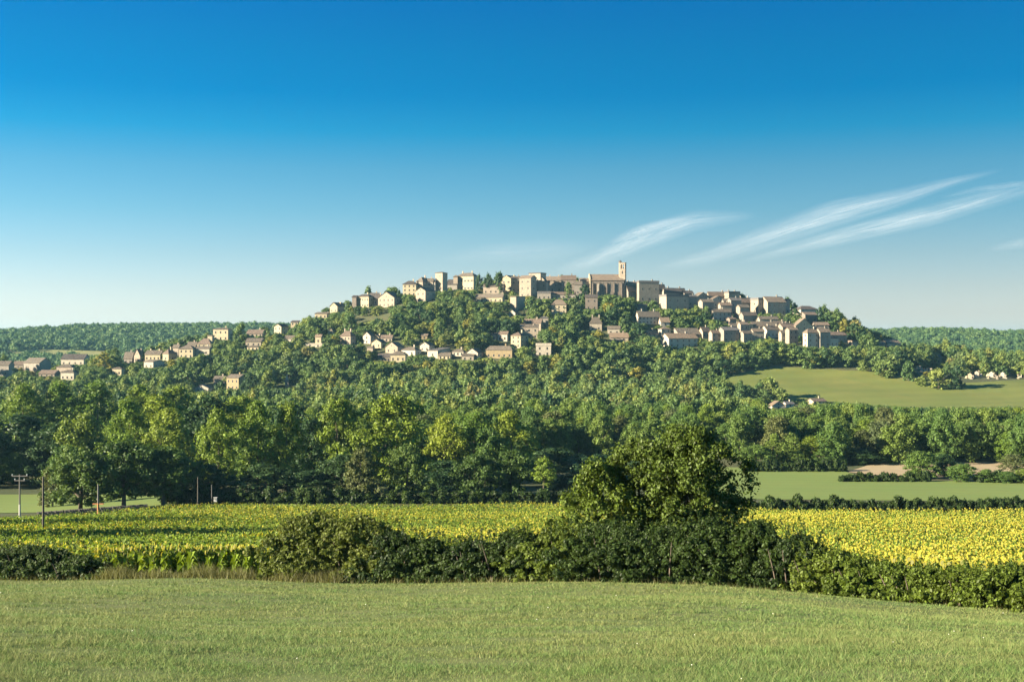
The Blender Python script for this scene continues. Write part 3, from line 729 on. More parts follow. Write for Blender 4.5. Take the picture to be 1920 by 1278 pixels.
# the church
def church():
    base = 556
    x, y, z = ground_at(1140, base, 640); mp = y / F
    cxu = 1139
    root = bpy.data.objects.new('church', None); col.objects.link(root)
    root.location = ((cxu - CX) * mp, y, (CY - base) * mp); root.rotation_euler = (0, 0, math.radians(3))
    tag(root, 'stone church with a red-brown nave roof and a slender bell tower on the summit', 'church')
    X = lambda u: (u - cxu) * mp
    Z = lambda v: (base - v) * mp
    D = 12.0
    he, ra = Z(525), Z(514) - Z(525)
    W = X(1170) - X(1107.5); xc = (X(1170) + X(1107.5)) / 2
    nv = obj('nave', wall_mesh('e', W, D, he, ra, M['B'], 6), root, (xc, 0, 0))
    obj('nave_roof', roof_mesh('e', W - .2, D, he, ra, M['t'], ov=.5, th=.3), root, (xc, 0, 0))
    W2 = X(1107) - X(1089); he2 = Z(527); ra2 = Z(521) - he2
    obj('choir', wall_mesh('e', W2, 8, he2, ra2, M['P'], 6), root, ((X(1107) + X(1089))/2, 1.5, 0))
    obj('choir_roof', roof_mesh('e', W2, 8, he2, ra2, M['t'], ov=.35), root, ((X(1107) + X(1089))/2 - .2, 1.5, 0))
    b = MB(); b.box(X(1105.5), X(1107.5), -.35, D + .3, -6, he + ra*.2); b.add([(X(1105.5), -.35, he + ra*.2), (X(1107.5), -.35, he + ra*.2), (X(1107.5), D/2, he + ra + .9), (X(1105.5), D/2, he + ra + .9), (X(1105.5), D+.3, he + ra*.2), (X(1107.5), D+.3, he + ra*.2)], [(0,1,2,3),(3,2,5,4),(0,3,4),(1,5,2)])
    obj('gable_wall', b.build('gable_wall', [M['C']]), root)
    for u in (1117, 1130.5, 1144.5, 1159):         # tall lancet windows between buttresses
        o = obj('lancet_window', WIN['arch'], root, (X(u), 0, Z(548))); o.scale = (.85, 1, Z(529) - Z(548))
    b0 = MB(); b0.box(-.45, .45, -1.15, 0, -6, 1); b0.add([(-.45,-1.15,1),(.45,-1.15,1),(.45,0,1.25),(-.45,0,1.25)], [(0,1,2,3)])
    for u in (1111, 1123.5, 1137.5, 1151.5, 1165.5):
        b = MB(); hb = he * .8; b.box(-.35, .35, -.8, -.02, -6, hb); b.add([(-.35,-.8,hb),(.35,-.8,hb),(.35,-.02,hb+.8),(-.35,-.02,hb+.8)], [(0,1,2,3),(0,3,2,1)])
        obj('buttress', b.build('buttress', [M['B']]), root, (X(u), 0, 0))
    b = MB(); b.box(-.6, .6, -1.2, -.03, -4, Z(536)); b.add([(-.6,-1.2,Z(536)),(.6,-1.2,Z(536)),(.6,-.03,Z(536)),(-.6,-.03,Z(536)),(0,-.6,Z(530))], [(0,1,4),(1,2,4),(2,3,4),(3,0,4)])
    obj('pinnacle', b.build('pinnacle', [M['W']]), root, (X(1121), -.9, 0))
    # bell tower: a square shaft whose corner is turned to the viewer, with a round stair turret on its left
    Wt = (X(1175.8) - X(1162.6)) / 1.26; th = Z(492.5)
    tw = MB(); q = Wt / 2
    zb0, zb1 = Z(503.5), Z(495.5)     # belfry openings
    tw.box(-q, q, -q, q, -8, zb0)
    p = q * .42
    for sx in (-1, 1):
        for sy in (-1, 1):
            x0, x1 = sorted((sx*q, sx*(q - p))); y0, y1 = sorted((sy*q, sy*(q - p)))
            tw.box(x0, x1, y0, y1, zb0, zb1)
    tw.box(-q*.16, q*.16, -q, -q + .5, zb0, zb1); tw.box(-q, -q+.5, -q*.16, q*.16, zb0, zb1)
    tw.box(-q, q, -q, q, zb1, th)
    tw.box(-q-.25, q+.25, -q-.25, q+.25, th, th + .35)
    tx, ty = X(1169.3), 3.2
    t = obj('bell_tower', tw.build('bell_tower', [M['P']]), root, (tx, ty, 0)); t.rotation_euler = (0, 0, math.radians(-20))
    bl = MB(); bl.tube([(0,0,zb0+.3),(0,0,zb0+.9),(0,0,zb0+1.5)], [.75,.5,.15], 10); obj('bell', bl.build('bell', [M['shutter']]), t)
    o = obj('tower_window', WIN['arch'], t, (0, -q, Z(513))); o.scale = (.9, 1, Z(507) - Z(513))
    tr = MB(); tr.tube([(0,0,-4),(0,0,Z(491))], [1.0, 1.0], 10, 0)
    tr.tube([(0,0,Z(491)),(0,0,Z(490.4)),(0,0,Z(488.6)),(0,0,Z(487.2))], [1.3, 1.35, 1.05, .15], 10, 1)
    obj('stair_turret', tr.build('stair_turret', [M['P'], M['g']]), root, (X(1163.9), ty + .3, 0))
    HOUSES.append((1088, 1176, base, y, 488))
    FOOT.append((root.location.x - 8, y + 5, 9)); FOOT.append((root.location.x + 8, y + 5, 9)); FOOT.append((root.location.x - 20, y + 5, 6))
church()

# slender wayside spire rising from the wood
def spire():
    x, y, z = ground_at(538, 724, 640); mp = y / F
    root = bpy.data.objects.new('spire', None); col.objects.link(root); root.location = ((538 - CX)*mp, y, z)
    zt = (CY - 700) * mp - z
    tag(root, 'slender grey spire rising out of the wood below the left ridge', 'spire')
    b = MB(); b.box(-1, 1, -1, 1, -1, zt*.45); b.box(-1.25, 1.25, -1.25, 1.25, zt*.45, zt*.5); obj('base', b.build('base', [M['G']]), root)
    b = MB(); b.add([(-.9,-.9,zt*.5),(.9,-.9,zt*.5),(.9,.9,zt*.5),(-.9,.9,zt*.5),(0,0,zt)], [(0,1,4),(1,2,4),(2,3,4),(3,0,4)]); obj('point', b.build('point', [M['W']]), root)
    HOUSES.append((533, 543, 730, y, 700))
spire()

# cemetery on the right: graves with headstones or crosses
def grave_mesh(k):
    b = MB()
    b.box(-.55, .55, -1.1, 1.1, -.4, .45)
    if k == 0: b.box(-.5, .5, .85, 1.05, .45, 1.5)
    elif k == 1: b.box(-.12, .12, .85, 1.05, .45, 2.2); b.box(-.5, .5, .87, 1.03, 1.5, 1.74)
    else:
        b.box(-1.0, 1.0, -1.2, 1.2, -.4, 2.2); b.add([(-1.15,-1.35,2.2),(1.15,-1.35,2.2),(1.15,1.35,2.2),(-1.15,1.35,2.2),(0,-1.35,3.0),(0,1.35,3.0)], [(0,1,4),(1,2,5,4),(2,3,5),(3,0,4,5),(0,3,2,1)])
    return b
GR = [[grave_mesh(k).build('grave', [M[m]]) for m in ('W', 'S', 'C')] for k in range(3)]
gr = random.Random(4)
for i in range(120):
    left = i < 34
    u = gr.uniform(1718, 1764) if left else gr.uniform(1811, 1945)
    v = gr.uniform(679, 698) if left else gr.uniform(694, 711)
    x, y, z = ground_at(u, v, 640)
    k = gr.choice((0, 0, 0, 1, 1, 2) if not left else (0, 0, 1))
    o = obj('gravestone' if k < 2 else 'grave_vault', GR[k][gr.randrange(3)], None, (x, y, z))
    o.rotation_euler = (0, 0, math.radians(-25 + gr.uniform(-8, 8))); o.scale = (1.2, 1.2, gr.uniform(.9, 1.4))
    side = 'beside the ochre chapel' if left else 'on the long terrace at the right picture edge'
    tag(o, ('pale headstone grave ', 'stone cross grave ', 'small gabled burial vault ')[k] + side, 'grave', 'graves of the hillside cemetery ' + ('by the chapel' if left else 'terrace'))
HOUSES.append((1716, 1768, 699, 800, 672)); HOUSES.append((1808, 1950, 712, 790, 688))
# ------------------------------------------------------------------ trees
def crown_arrays(rng, W, H, h0, prof, ncl, rc, nleaf, leaf, core=.72, quad=True, up=.2, flat=.2, jit=.5, zs=.9):
    """leaf faces in clumps over an envelope. W,H: design size in metres; prof(h) radius share at height share h; rc: clump radius"""
    hs = h0 + (1 - h0) * rng.random(ncl) ** .85
    rr = np.array([prof((h - h0) / (1 - h0)) for h in hs]) * W / 2
    ang = rng.random(ncl) * 2 * math.pi
    q1, q2, q3 = rng.random(3) * 6.28
    rr = rr * (1 + .2*np.sin(2*ang + 5*hs + q1) + .14*np.sin(5*ang - 9*hs + q2) + .1*np.sin(3*ang + 17*hs + q3))
    rad = np.maximum(0, rr - rc * .6) * rng.random(ncl) ** .4
    C = np.stack([rad * np.cos(ang), rad * np.sin(ang), hs * (H - rc * .8)], 1)
    R = rc * (.5 + .95 * rng.random(ncl) ** 1.3)
    d = rng.normal(size=(ncl, nleaf, 3)); d /= np.linalg.norm(d, axis=2, keepdims=True)
    d[:, :, 2] = np.where(d[:, :, 2] < -.5, -d[:, :, 2] * .6, d[:, :, 2])
    shell = (.35 + .85 * rng.random((ncl, nleaf, 1)) ** .7)
    P = C[:, None] + d * R[:, None, None] * shell * np.array([1, 1, zs])
    N = d * (1 - flat) + rng.normal(size=d.shape) * jit; N[:, :, 2] += up
    P = P.reshape(-1, 3); N = N.reshape(-1, 3); N /= np.linalg.norm(N, axis=1, keepdims=True)
    n = len(P)
    t = np.cross(N, rng.normal(size=(n, 3))); t /= np.linalg.norm(t, axis=1, keepdims=True) + 1e-9
    b = np.cross(N, t); s = leaf * (.6 + .8 * rng.random((n, 1)))
    if quad:
        V = np.stack([P - t * s, P - b * s * .55, P + t * s, P + b * s * .55], 1).reshape(-1, 3)
        Fc = np.arange(n * 4).reshape(-1, 4)
    else:
        V = np.stack([P - t * s * .9 - b * s * .5, P + t * s * .9 - b * s * .5, P + b * s * .9], 1).reshape(-1, 3)
        Fc = np.arange(n * 3).reshape(-1, 3)
    return V, Fc, C, R

_ico_v = np.array([(0,0,1),(.894,0,.447),(.276,.851,.447),(-.724,.526,.447),(-.724,-.526,.447),(.276,-.851,.447),
                   (.724,.526,-.447),(-.276,.851,-.447),(-.894,0,-.447),(-.276,-.851,-.447),(.724,-.526,-.447),(0,0,-1)])
_ico_f = np.array([(0,1,2),(0,2,3),(0,3,4),(0,4,5),(0,5,1),(1,6,2),(2,7,3),(3,8,4),(4,9,5),(5,10,1),
                   (2,6,7),(3,7,8),(4,8,9),(5,9,10),(1,10,6),(11,7,6),(11,8,7),(11,9,8),(11,10,9),(11,6,10)])
def crown_mesh(name, rng, W, H, h0, prof, ncl, rc, nleaf, leaf, mat, core=.7, **kw):
    V, Fc, C, R = crown_arrays(rng, W, H, h0, prof, ncl, rc, nleaf, leaf, **kw)
    if Fc.shape[1] == 4: Fc = np.concatenate([Fc[:, :3], Fc[:, [0, 2, 3]]])
    if core:  # unseen blobs added inside the clumps to block light leaking through
        cv = (C[:, None] + _ico_v[None] * (R * core)[:, None, None] * (1 + .25 * rng.normal(size=(len(C), 12, 1)))).reshape(-1, 3)
        cf = (_ico_f[None] + (np.arange(len(C)) * 12)[:, None, None]).reshape(-1, 3) + len(V)
        V = np.concatenate([V, cv]); Fc = np.concatenate([Fc, cf])
    V = V / np.array([W, W, H])          # normalised: width 1, height 1
    return mesh_np(name, V, Fc, [mat])

def trunk_mesh(name, rng, W, H, h0, rbase, nl=5, reach=.75):
    b = MB()
    bend = rng.normal(size=2) * .03 * W
    pts = [(0, 0, -.04*H), (bend[0]*.3, bend[1]*.3, h0*H*.6), (bend[0], bend[1], H*.45), (bend[0]*1.4, bend[1]*1.4, H*reach)]
    b.tube(pts, [rbase*1.25, rbase*.9, rbase*.6, rbase*.15], 7)
    for i in range(nl):
        a = 2*math.pi*(i/nl) + rng.random()*.8; z0 = H*(max(h0*.8, .15) + .4*rng.random()*(1-h0)); r = W*(.22 + .14*rng.random())
        b.tube([(bend[0]*.6, bend[1]*.6, z0), (math.cos(a)*r*.5, math.sin(a)*r*.5, z0 + H*.1), (math.cos(a)*r, math.sin(a)*r, z0 + H*(.16 + .1*rng.random()))],
               [rbase*.45, rbase*.3, rbase*.08], 5)
    v = np.array(b.v) / np.array([W, W, H])
    return mesh_py(name, v, b.f, [M['bark']])

def p_oak(t): return math.sqrt(max(0, 1 - (2*t - .9)**2 / 1.25)) if t < .97 else .3
def p_poplar(t): return (.55 + .45*math.sin(math.pi*min(1, t*.9 + .12))) * (1 if t < .75 else max(.2, 1 - (t - .75)*2.6))
def p_tall(t): return (.5 + .5*math.sin(math.pi*min(1, t*.95 + .1))) * (1 if t < .8 else max(.35, 1 - (t - .8)*2))
def p_cone(t): return max(.06, (1 - t)**.8)
def p_column(t): return (.7 + .3*math.sin(math.pi*t)) * (1 if t < .6 else max(.1, 1 - (t - .6)*2.2))
def p_mound(t): return max(.12, (1 - t**1.7)**.55)
def p_bush(t): return math.sqrt(max(.05, 1 - t**2.2 * .8))

# species for the trees of the near tree line: several shapes each
SP = {}
def species(key, n, seed, W, H, h0, prof, ncl, rc, nleaf, leaf, mat, rb, **kw):
    SP[key] = []
    for i in range(n):
        rng = np.random.default_rng(seed + i)
        nm = key
        SP[key].append((crown_mesh('crown_' + nm, rng, W, H, h0, prof, ncl, rc, nleaf, leaf, M[mat], **kw), trunk_mesh('trunk_' + nm, rng, W, H, h0, rb)))
species('poplar', 4, 100, 12, 22, .12, p_tall, 135, 1.15, 75, .25, 'leaf_poplar', .35, core=.35, zs=1.35)
species('plane', 3, 140, 14, 20, .1, p_oak, 170, 1.3, 75, .27, 'leaf_plane', .4, core=.35, zs=1.1)
species('oak', 3, 160, 13, 12, .18, p_oak, 140, 1.15, 70, .24, 'leaf_oak', .4, core=.4)
species('olive_tree', 2, 180, 8, 10, .04, p_bush, 110, .85, 65, .2, 'leaf_olive', .25, core=.4)
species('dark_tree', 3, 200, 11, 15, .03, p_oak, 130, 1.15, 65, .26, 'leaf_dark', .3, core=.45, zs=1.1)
species('green_tree', 5, 220, 10, 13, .05, p_oak, 125, 1.1, 65, .24, 'leaf_green', .3, core=.4, zs=1.1)
species('column_tree', 3, 240, 4.5, 13, .04, p_column, 80, .7, 60, .2, 'leaf_green', .2, core=.4, zs=1.5)
species('slender_tree', 1, 270, 4.5, 9, .42, p_oak, 44, .65, 80, .16, 'leaf_poplar', .14, core=.3)
# simpler ones for the far side of the valley
species('hill_tree', 7, 300, 11, 10, .02, p_oak, 46, 1.5, 40, .42, 'leaf_hill', .25, core=.55, quad=False, jit=.5)
species('hill_tall', 4, 330, 7, 12, .02, p_tall, 40, 1.15, 34, .38, 'leaf_hill', .2, core=.55, quad=False, jit=.4, zs=1.4)
species('hill_dark', 3, 350, 10, 10, .02, p_oak, 44, 1.4, 36, .42, 'leaf_dark', .2, core=.6, quad=False, jit=.4)
species('hill_cypress', 1, 360, 2.4, 10, .02, p_cone, 26, .6, 24, .3, 'leaf_dark', .15, core=.75, quad=False)
species('hill_gold', 2, 370, 8, 9, .03, p_oak, 40, 1.2, 36, .38, 'leaf_gold', .2, core=.55, quad=False, jit=.4)
species('far_tree', 5, 380, 18, 12, .0, p_oak, 30, 2.9, 30, .9, 'leaf_far', .2, core=.65, quad=False, jit=.4)

SKY = np.full(2300, 2000.0)          # lowest pixel row still open above each column, near to far
def sky_add(u, hw, top):
    a, b = int(max(0, u - hw*.7 + 150)), int(min(2299, u + hw*.7 + 150))
    if b > a: SKY[a:b+1] = np.minimum(SKY[a:b+1], top)
NT = [0]
tr = random.Random(8)
def plant(sp, x, y, z, W, H, label, category='tree', name=None, group=None, var=None, rz=None):
    cm, tm = SP[sp][(var if var is not None else tr.randrange(99)) % len(SP[sp])]
    root = bpy.data.objects.new(name or ('tree'), None); col.objects.link(root)
    root.location = (x, y, z); root.scale = (W, W, H); root.rotation_euler = (0, 0, tr.uniform(0, 6.28) if rz is None else rz)
    root.empty_display_size = .3
    tag(root, label, category, group)
    obj('trunk', tm, root); obj('crown', cm, root)
    NT[0] += 1
    u, v = px(x, y, z + H); sky_add(u, F * W / y / 2, v)
    return root
def plant_px(sp, u, Y, top, wpx, label, **kw):
    x = (u - CX) / F * Y; z = float(height(x, Y)); H = (CY - top) / F * Y - z
    TREES.append((x, Y, wpx / F * Y / 2))
    return plant(sp, x, Y, z - .1, wpx / F * Y, H, label, **kw)
TREES = []
NEAR = [   # species, column, distance, row of the top, width in pixels, label, name
 ('oak',150,236,842,150,'broad dark oak with a bare trunk at the left end of the tree line','oak_tree'),
 ('oak',232,240,824,150,'rounded dark oak second from the left, trunk showing over the stone wall','oak_tree'),
 ('oak',306,244,836,140,'dark oak right of the two left oaks, behind the utility poles','oak_tree'),
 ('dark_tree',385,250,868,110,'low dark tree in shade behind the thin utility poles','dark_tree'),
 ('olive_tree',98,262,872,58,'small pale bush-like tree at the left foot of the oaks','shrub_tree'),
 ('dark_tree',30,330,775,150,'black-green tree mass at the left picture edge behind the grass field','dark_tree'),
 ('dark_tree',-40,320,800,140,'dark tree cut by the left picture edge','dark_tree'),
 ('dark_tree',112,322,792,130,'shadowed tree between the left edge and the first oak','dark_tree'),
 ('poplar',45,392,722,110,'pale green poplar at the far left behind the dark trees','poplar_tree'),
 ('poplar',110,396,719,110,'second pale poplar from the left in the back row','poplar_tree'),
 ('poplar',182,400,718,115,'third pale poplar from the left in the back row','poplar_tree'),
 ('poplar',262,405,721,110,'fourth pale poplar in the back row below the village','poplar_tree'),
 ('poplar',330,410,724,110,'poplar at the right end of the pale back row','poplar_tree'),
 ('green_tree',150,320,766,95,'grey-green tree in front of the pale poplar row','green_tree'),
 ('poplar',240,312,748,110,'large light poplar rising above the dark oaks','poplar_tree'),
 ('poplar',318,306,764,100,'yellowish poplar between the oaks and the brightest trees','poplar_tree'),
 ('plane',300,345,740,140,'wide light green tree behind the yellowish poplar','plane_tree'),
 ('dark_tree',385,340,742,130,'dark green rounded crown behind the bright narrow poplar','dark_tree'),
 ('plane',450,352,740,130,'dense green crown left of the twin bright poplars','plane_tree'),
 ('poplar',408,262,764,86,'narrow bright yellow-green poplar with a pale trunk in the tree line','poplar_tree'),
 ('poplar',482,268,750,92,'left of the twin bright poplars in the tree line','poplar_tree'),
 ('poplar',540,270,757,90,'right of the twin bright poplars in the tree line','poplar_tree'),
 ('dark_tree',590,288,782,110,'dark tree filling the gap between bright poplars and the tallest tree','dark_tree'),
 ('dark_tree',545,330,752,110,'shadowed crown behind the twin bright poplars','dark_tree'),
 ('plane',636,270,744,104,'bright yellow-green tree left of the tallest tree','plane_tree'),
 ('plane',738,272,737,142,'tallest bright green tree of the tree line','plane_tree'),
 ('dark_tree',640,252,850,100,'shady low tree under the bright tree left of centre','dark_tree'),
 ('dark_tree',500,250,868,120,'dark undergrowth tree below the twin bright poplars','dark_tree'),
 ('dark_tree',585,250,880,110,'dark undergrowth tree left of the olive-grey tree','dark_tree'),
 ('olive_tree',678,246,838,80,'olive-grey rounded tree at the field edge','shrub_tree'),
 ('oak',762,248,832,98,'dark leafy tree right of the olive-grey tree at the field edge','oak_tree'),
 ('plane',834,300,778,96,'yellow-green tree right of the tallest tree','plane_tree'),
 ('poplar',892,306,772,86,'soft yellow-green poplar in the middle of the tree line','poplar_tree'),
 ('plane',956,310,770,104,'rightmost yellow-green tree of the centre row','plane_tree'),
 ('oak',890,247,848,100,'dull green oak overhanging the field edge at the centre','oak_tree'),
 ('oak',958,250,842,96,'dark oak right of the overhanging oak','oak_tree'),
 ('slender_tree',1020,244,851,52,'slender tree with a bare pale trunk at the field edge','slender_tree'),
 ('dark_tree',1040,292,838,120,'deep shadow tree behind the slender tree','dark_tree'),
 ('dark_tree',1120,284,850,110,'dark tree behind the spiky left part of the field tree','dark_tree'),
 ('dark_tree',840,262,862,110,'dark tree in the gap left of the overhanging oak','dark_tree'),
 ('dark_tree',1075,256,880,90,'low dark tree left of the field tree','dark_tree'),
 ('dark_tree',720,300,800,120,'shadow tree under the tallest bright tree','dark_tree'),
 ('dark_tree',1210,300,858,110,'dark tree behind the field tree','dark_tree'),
 # right-hand valley wood, nearest row
 ('green_tree',1420,348,832,70,'rounded green tree right of the field tree, at the pale field edge','green_tree'),
 ('column_tree',1452,350,812,44,'narrow light poplar at the edge of the pale field','poplar_tree'),
 ('green_tree',1488,352,842,64,'bushy tree right of the narrow light poplar','green_tree'),
 ('poplar',1520,356,818,62,'tall light tree in the middle of the right-hand wood edge','poplar_tree'),
 ('poplar',1562,360,800,74,'pale topped poplar above the stubble field end','poplar_tree'),
 ('column_tree',1540,350,840,40,'thin column tree in front of the pale topped poplar','poplar_tree'),
 ('poplar',1622,372,786,80,'bright poplar left of the dark hollow in the right wood','poplar_tree'),
 ('poplar',1668,376,790,76,'bright poplar right of its twin in the right wood','poplar_tree'),
 ('dark_tree',1610,356,838,100,'dark tree at the left end of the stubble field','dark_tree'),
 ('dark_tree',1672,380,832,100,'dark tree behind the stubble field','dark_tree'),
 ('olive_tree',1752,378,808,66,'pale willow-like round tree behind the stubble field','willow_tree'),
 ('dark_tree',1812,384,816,90,'dark tree right of the pale willow-like tree','dark_tree'),
 ('green_tree',1860,386,806,84,'green tree at the right end of the wood edge','green_tree'),
 ('olive_tree',1838,372,790,56,'tall greyish tree near the right picture edge','willow_tree'),
 ('dark_tree',1912,384,800,90,'dark tree cut by the right picture edge','dark_tree'),
 ('green_tree',1728,312,842,76,'spreading tree standing over the path gap between the fields','green_tree'),
 ('dark_tree',1772,318,850,52,'dark dense tree beside the path gap','dark_tree'),
 ('green_tree',1806,304,866,58,'small round tree at the far side of the pale field','green_tree'),
 ('green_tree',1848,302,878,40,'little tree second from the right along the pale field','green_tree'),
 ('green_tree',1888,300,882,46,'little tree near the right end along the pale field','green_tree'),
 ('green_tree',1925,300,876,48,'little tree at the right picture edge along the pale field','green_tree'),
 ('olive_tree',1900,322,850,56,'loose pale bush tree above the stubble field at the right edge','shrub_tree'),
]
for sp, u, Y, top, w, lab, nm in NEAR:
    plant_px(sp, u, Y, top, w, lab, name=nm, group='trees of the near tree line' if u < 1200 else 'trees along the right-hand fields')

# trees on the hill that can be told apart
HT = [('hill_dark',935,0,508,24,552,'big dark round-headed tree on the skyline between mansion and gable house'),
 ('hill_dark',916,0,511,20,552,'dark tree left of the big round-headed one on the skyline'),
 ('hill_dark',898,0,513,16,550,'dark narrow tree right behind the grand mansion'),
 ('hill_dark',748,0,543,13,570,'dark bush tree between the broad gable and the tall yellow house'),
 ('hill_tree',1066,0,528,20,562,'ivy-green tree at the left end of the church'),
 ('hill_dark',1096,0,532,22,565,'dark tree before the choir of the church'),
 ('hill_tree',1142,0,574,18,604,'lit round tree on the slope below the church nave'),
 ('hill_tree',1155,0,578,14,604,'smaller lit tree right of the round one below the nave'),
 ('hill_tree',1225,0,563,30,590,'broad lit tree under the great stone block'),
 ('hill_tree',1263,0,582,24,606,'round pale-lit tree right of the whitish farmhouse'),
 ('hill_tree',1325,0,572,18,600,'single lit round tree under the stone gable on the right ridge'),
 ('hill_tree',1427,0,586,14,606,'small lit tree below the yellow-lit block'),
 ('hill_dark',1538,0,574,18,606,'dark tree against the sky beside the white hipped house'),
 ('hill_gold',1583,0,597,26,628,'golden brown tree on the right shoulder against the sky'),
 ('hill_dark',1600,0,604,30,640,'dark tree on the falling right end of the hill'),
 ('hill_dark',1492,0,577,22,602,'dark tree right of the last big block on the ridge'),
 ('hill_gold',1067,0,615,18,636,'yellow tree right of the rough stone house on the slope'),
 ('hill_gold',870,0,606,20,634,'yellowing tree on the slope above the white cluster'),
 ('hill_gold',812,0,604,14,632,'pale yellow-green tree high above the white cluster'),
 ('hill_cypress',1705,0,645,10,682,'dark cypress left of the cemetery'),
 ('hill_cypress',1695,0,648,11,684,'broader dark cypress beside its neighbour left of the cemetery'),
 ('hill_cypress',766,0,632,7,654,'dark cypress in the middle of the white cluster'),
 ('hill_cypress',772,0,636,6,654,'small cypress beside the taller one in the white cluster'),
 ('hill_tree',1742,0,646,22,674,'umbrella-shaped tree above the ochre chapel'),
 ('hill_dark',1785,0,652,32,690,'dark tree between the two parts of the cemetery'),
 ('hill_tree',1813,0,665,14,684,'small ball-shaped tree on the cemetery terrace'),
 ('hill_tree',1842,0,658,30,688,'broad tree on the cemetery terrace'),
 ('hill_tree',1870,0,662,24,690,'second broad tree on the cemetery terrace'),
 ('hill_tree',1893,0,660,24,692,'rightmost broad tree on the cemetery terrace'),
 ('hill_tree',1660,0,673,42,708,'rounded tree at the left end of the meadow hedge'),
 ('hill_tree',1703,0,674,30,716,'bright round tree on the upper edge of the hillside meadow'),
 ('hill_tree',1760,0,690,44,730,'bulky green tree at the meadow edge under the cemetery'),
 ('hill_dark',1795,0,684,40,730,'dark tree right of the bulky one under the cemetery'),
 ('hill_tree',1728,0,704,28,724,'low bush tree between the two meadow-edge trees'),
 ('dark_tree',470,0,698,38,752,'tall dark cedar right of the orange farmhouse'),
 ('hill_dark',413,0,714,28,750,'dark cedar in front of the orange farmhouse'),
 ('hill_gold',196,0,660,48,704,'olive-yellow tree group left of the village row'),
 ('hill_gold',325,0,674,38,706,'olive-yellow tree below the wide cream house'),
]
for sp, u, _, top, w, base, lab in HT:
    x, y, z = ground_at(u, base, 560)
    H = (CY - top) / F * y - z
    TREES.append((x, y, w / F * y / 2))
    plant(sp, x, y, z - .3, w / F * y, max(3, H + .3), lab, name='cypress' if 'cypress' in sp else 'tree', group='single trees of the hill town')

# the rest of the woods: where the photograph shows wood, spaced like crowns that touch
MEADOW_PX = [(1120,703),(1330,713),(1400,697),(1460,688),(1560,692),(1640,697),(1720,710),(1790,718),(1860,714),(1920,711),(2150,711),
             (2150,768),(1920,766),(1790,770),(1700,768),(1560,758),(1420,750),(1330,727),(1120,715)]
def inside(u, v, poly):
    c = np.zeros(u.shape, bool); n = len(poly)
    for i in range(n):
        (x1, y1), (x2, y2) = poly[i], poly[(i+1) % n]
        c ^= ((y1 > v) != (y2 > v)) & (u < (x2 - x1) * (v - y1) / (y2 - y1 + 1e-9) + x1)
    return c
def scatter(x0, x1, y0, y1, step, rng):
    gx, gy = np.meshgrid(np.arange(x0, x1, step), np.arange(y0, y1, step * .9))
    gx = gx + (np.arange(gx.shape[0]) % 2)[:, None] * step / 2
    return (gx + rng.uniform(-.4, .4, gx.shape) * step).ravel(), (gy + rng.uniform(-.4, .4, gx.shape) * step).ravel()
rng = np.random.default_rng(77)
cand = []
for (x0, x1, y0, y1, st, zone) in ((-330, 330, 286, 470, 8.8, 'valley'), (-380, 420, 470, 660, 8.8, 'floor'), (-520, 520, 660, 985, 8.2, 'hill')):
    X, Y = scatter(x0, x1, y0, y1, st, rng)
    Z = height(X, Y); U, Vv = px(X, Y, Z)
    ok = (U > -60) & (U < 1980) & ~inside(U, Vv, MEADOW_PX)
    ok &= ~((U > 1330) & (Y < 352)) & ~((U < 100) & (Y < 312)) & ~((U < 1200) & (Y < 296)) & ~((U > 1000) & (U < 1400) & (Y < 372))
    ok &= Y < np.interp(X, _gx, _gy) + 14
    ok &= ~((U > 665) & (U < 738) & (Vv > 594) & (Vv < 624))
    for x, y, z in zip(X[ok], Y[ok], Z[ok]): cand.append((y, x, z, zone))
cand.sort()
T = np.array(TREES); FT = np.array(FOOT)
HS = sorted(HOUSES, key=lambda h: h[3])
wr = random.Random(21)
wood, indiv = [], []
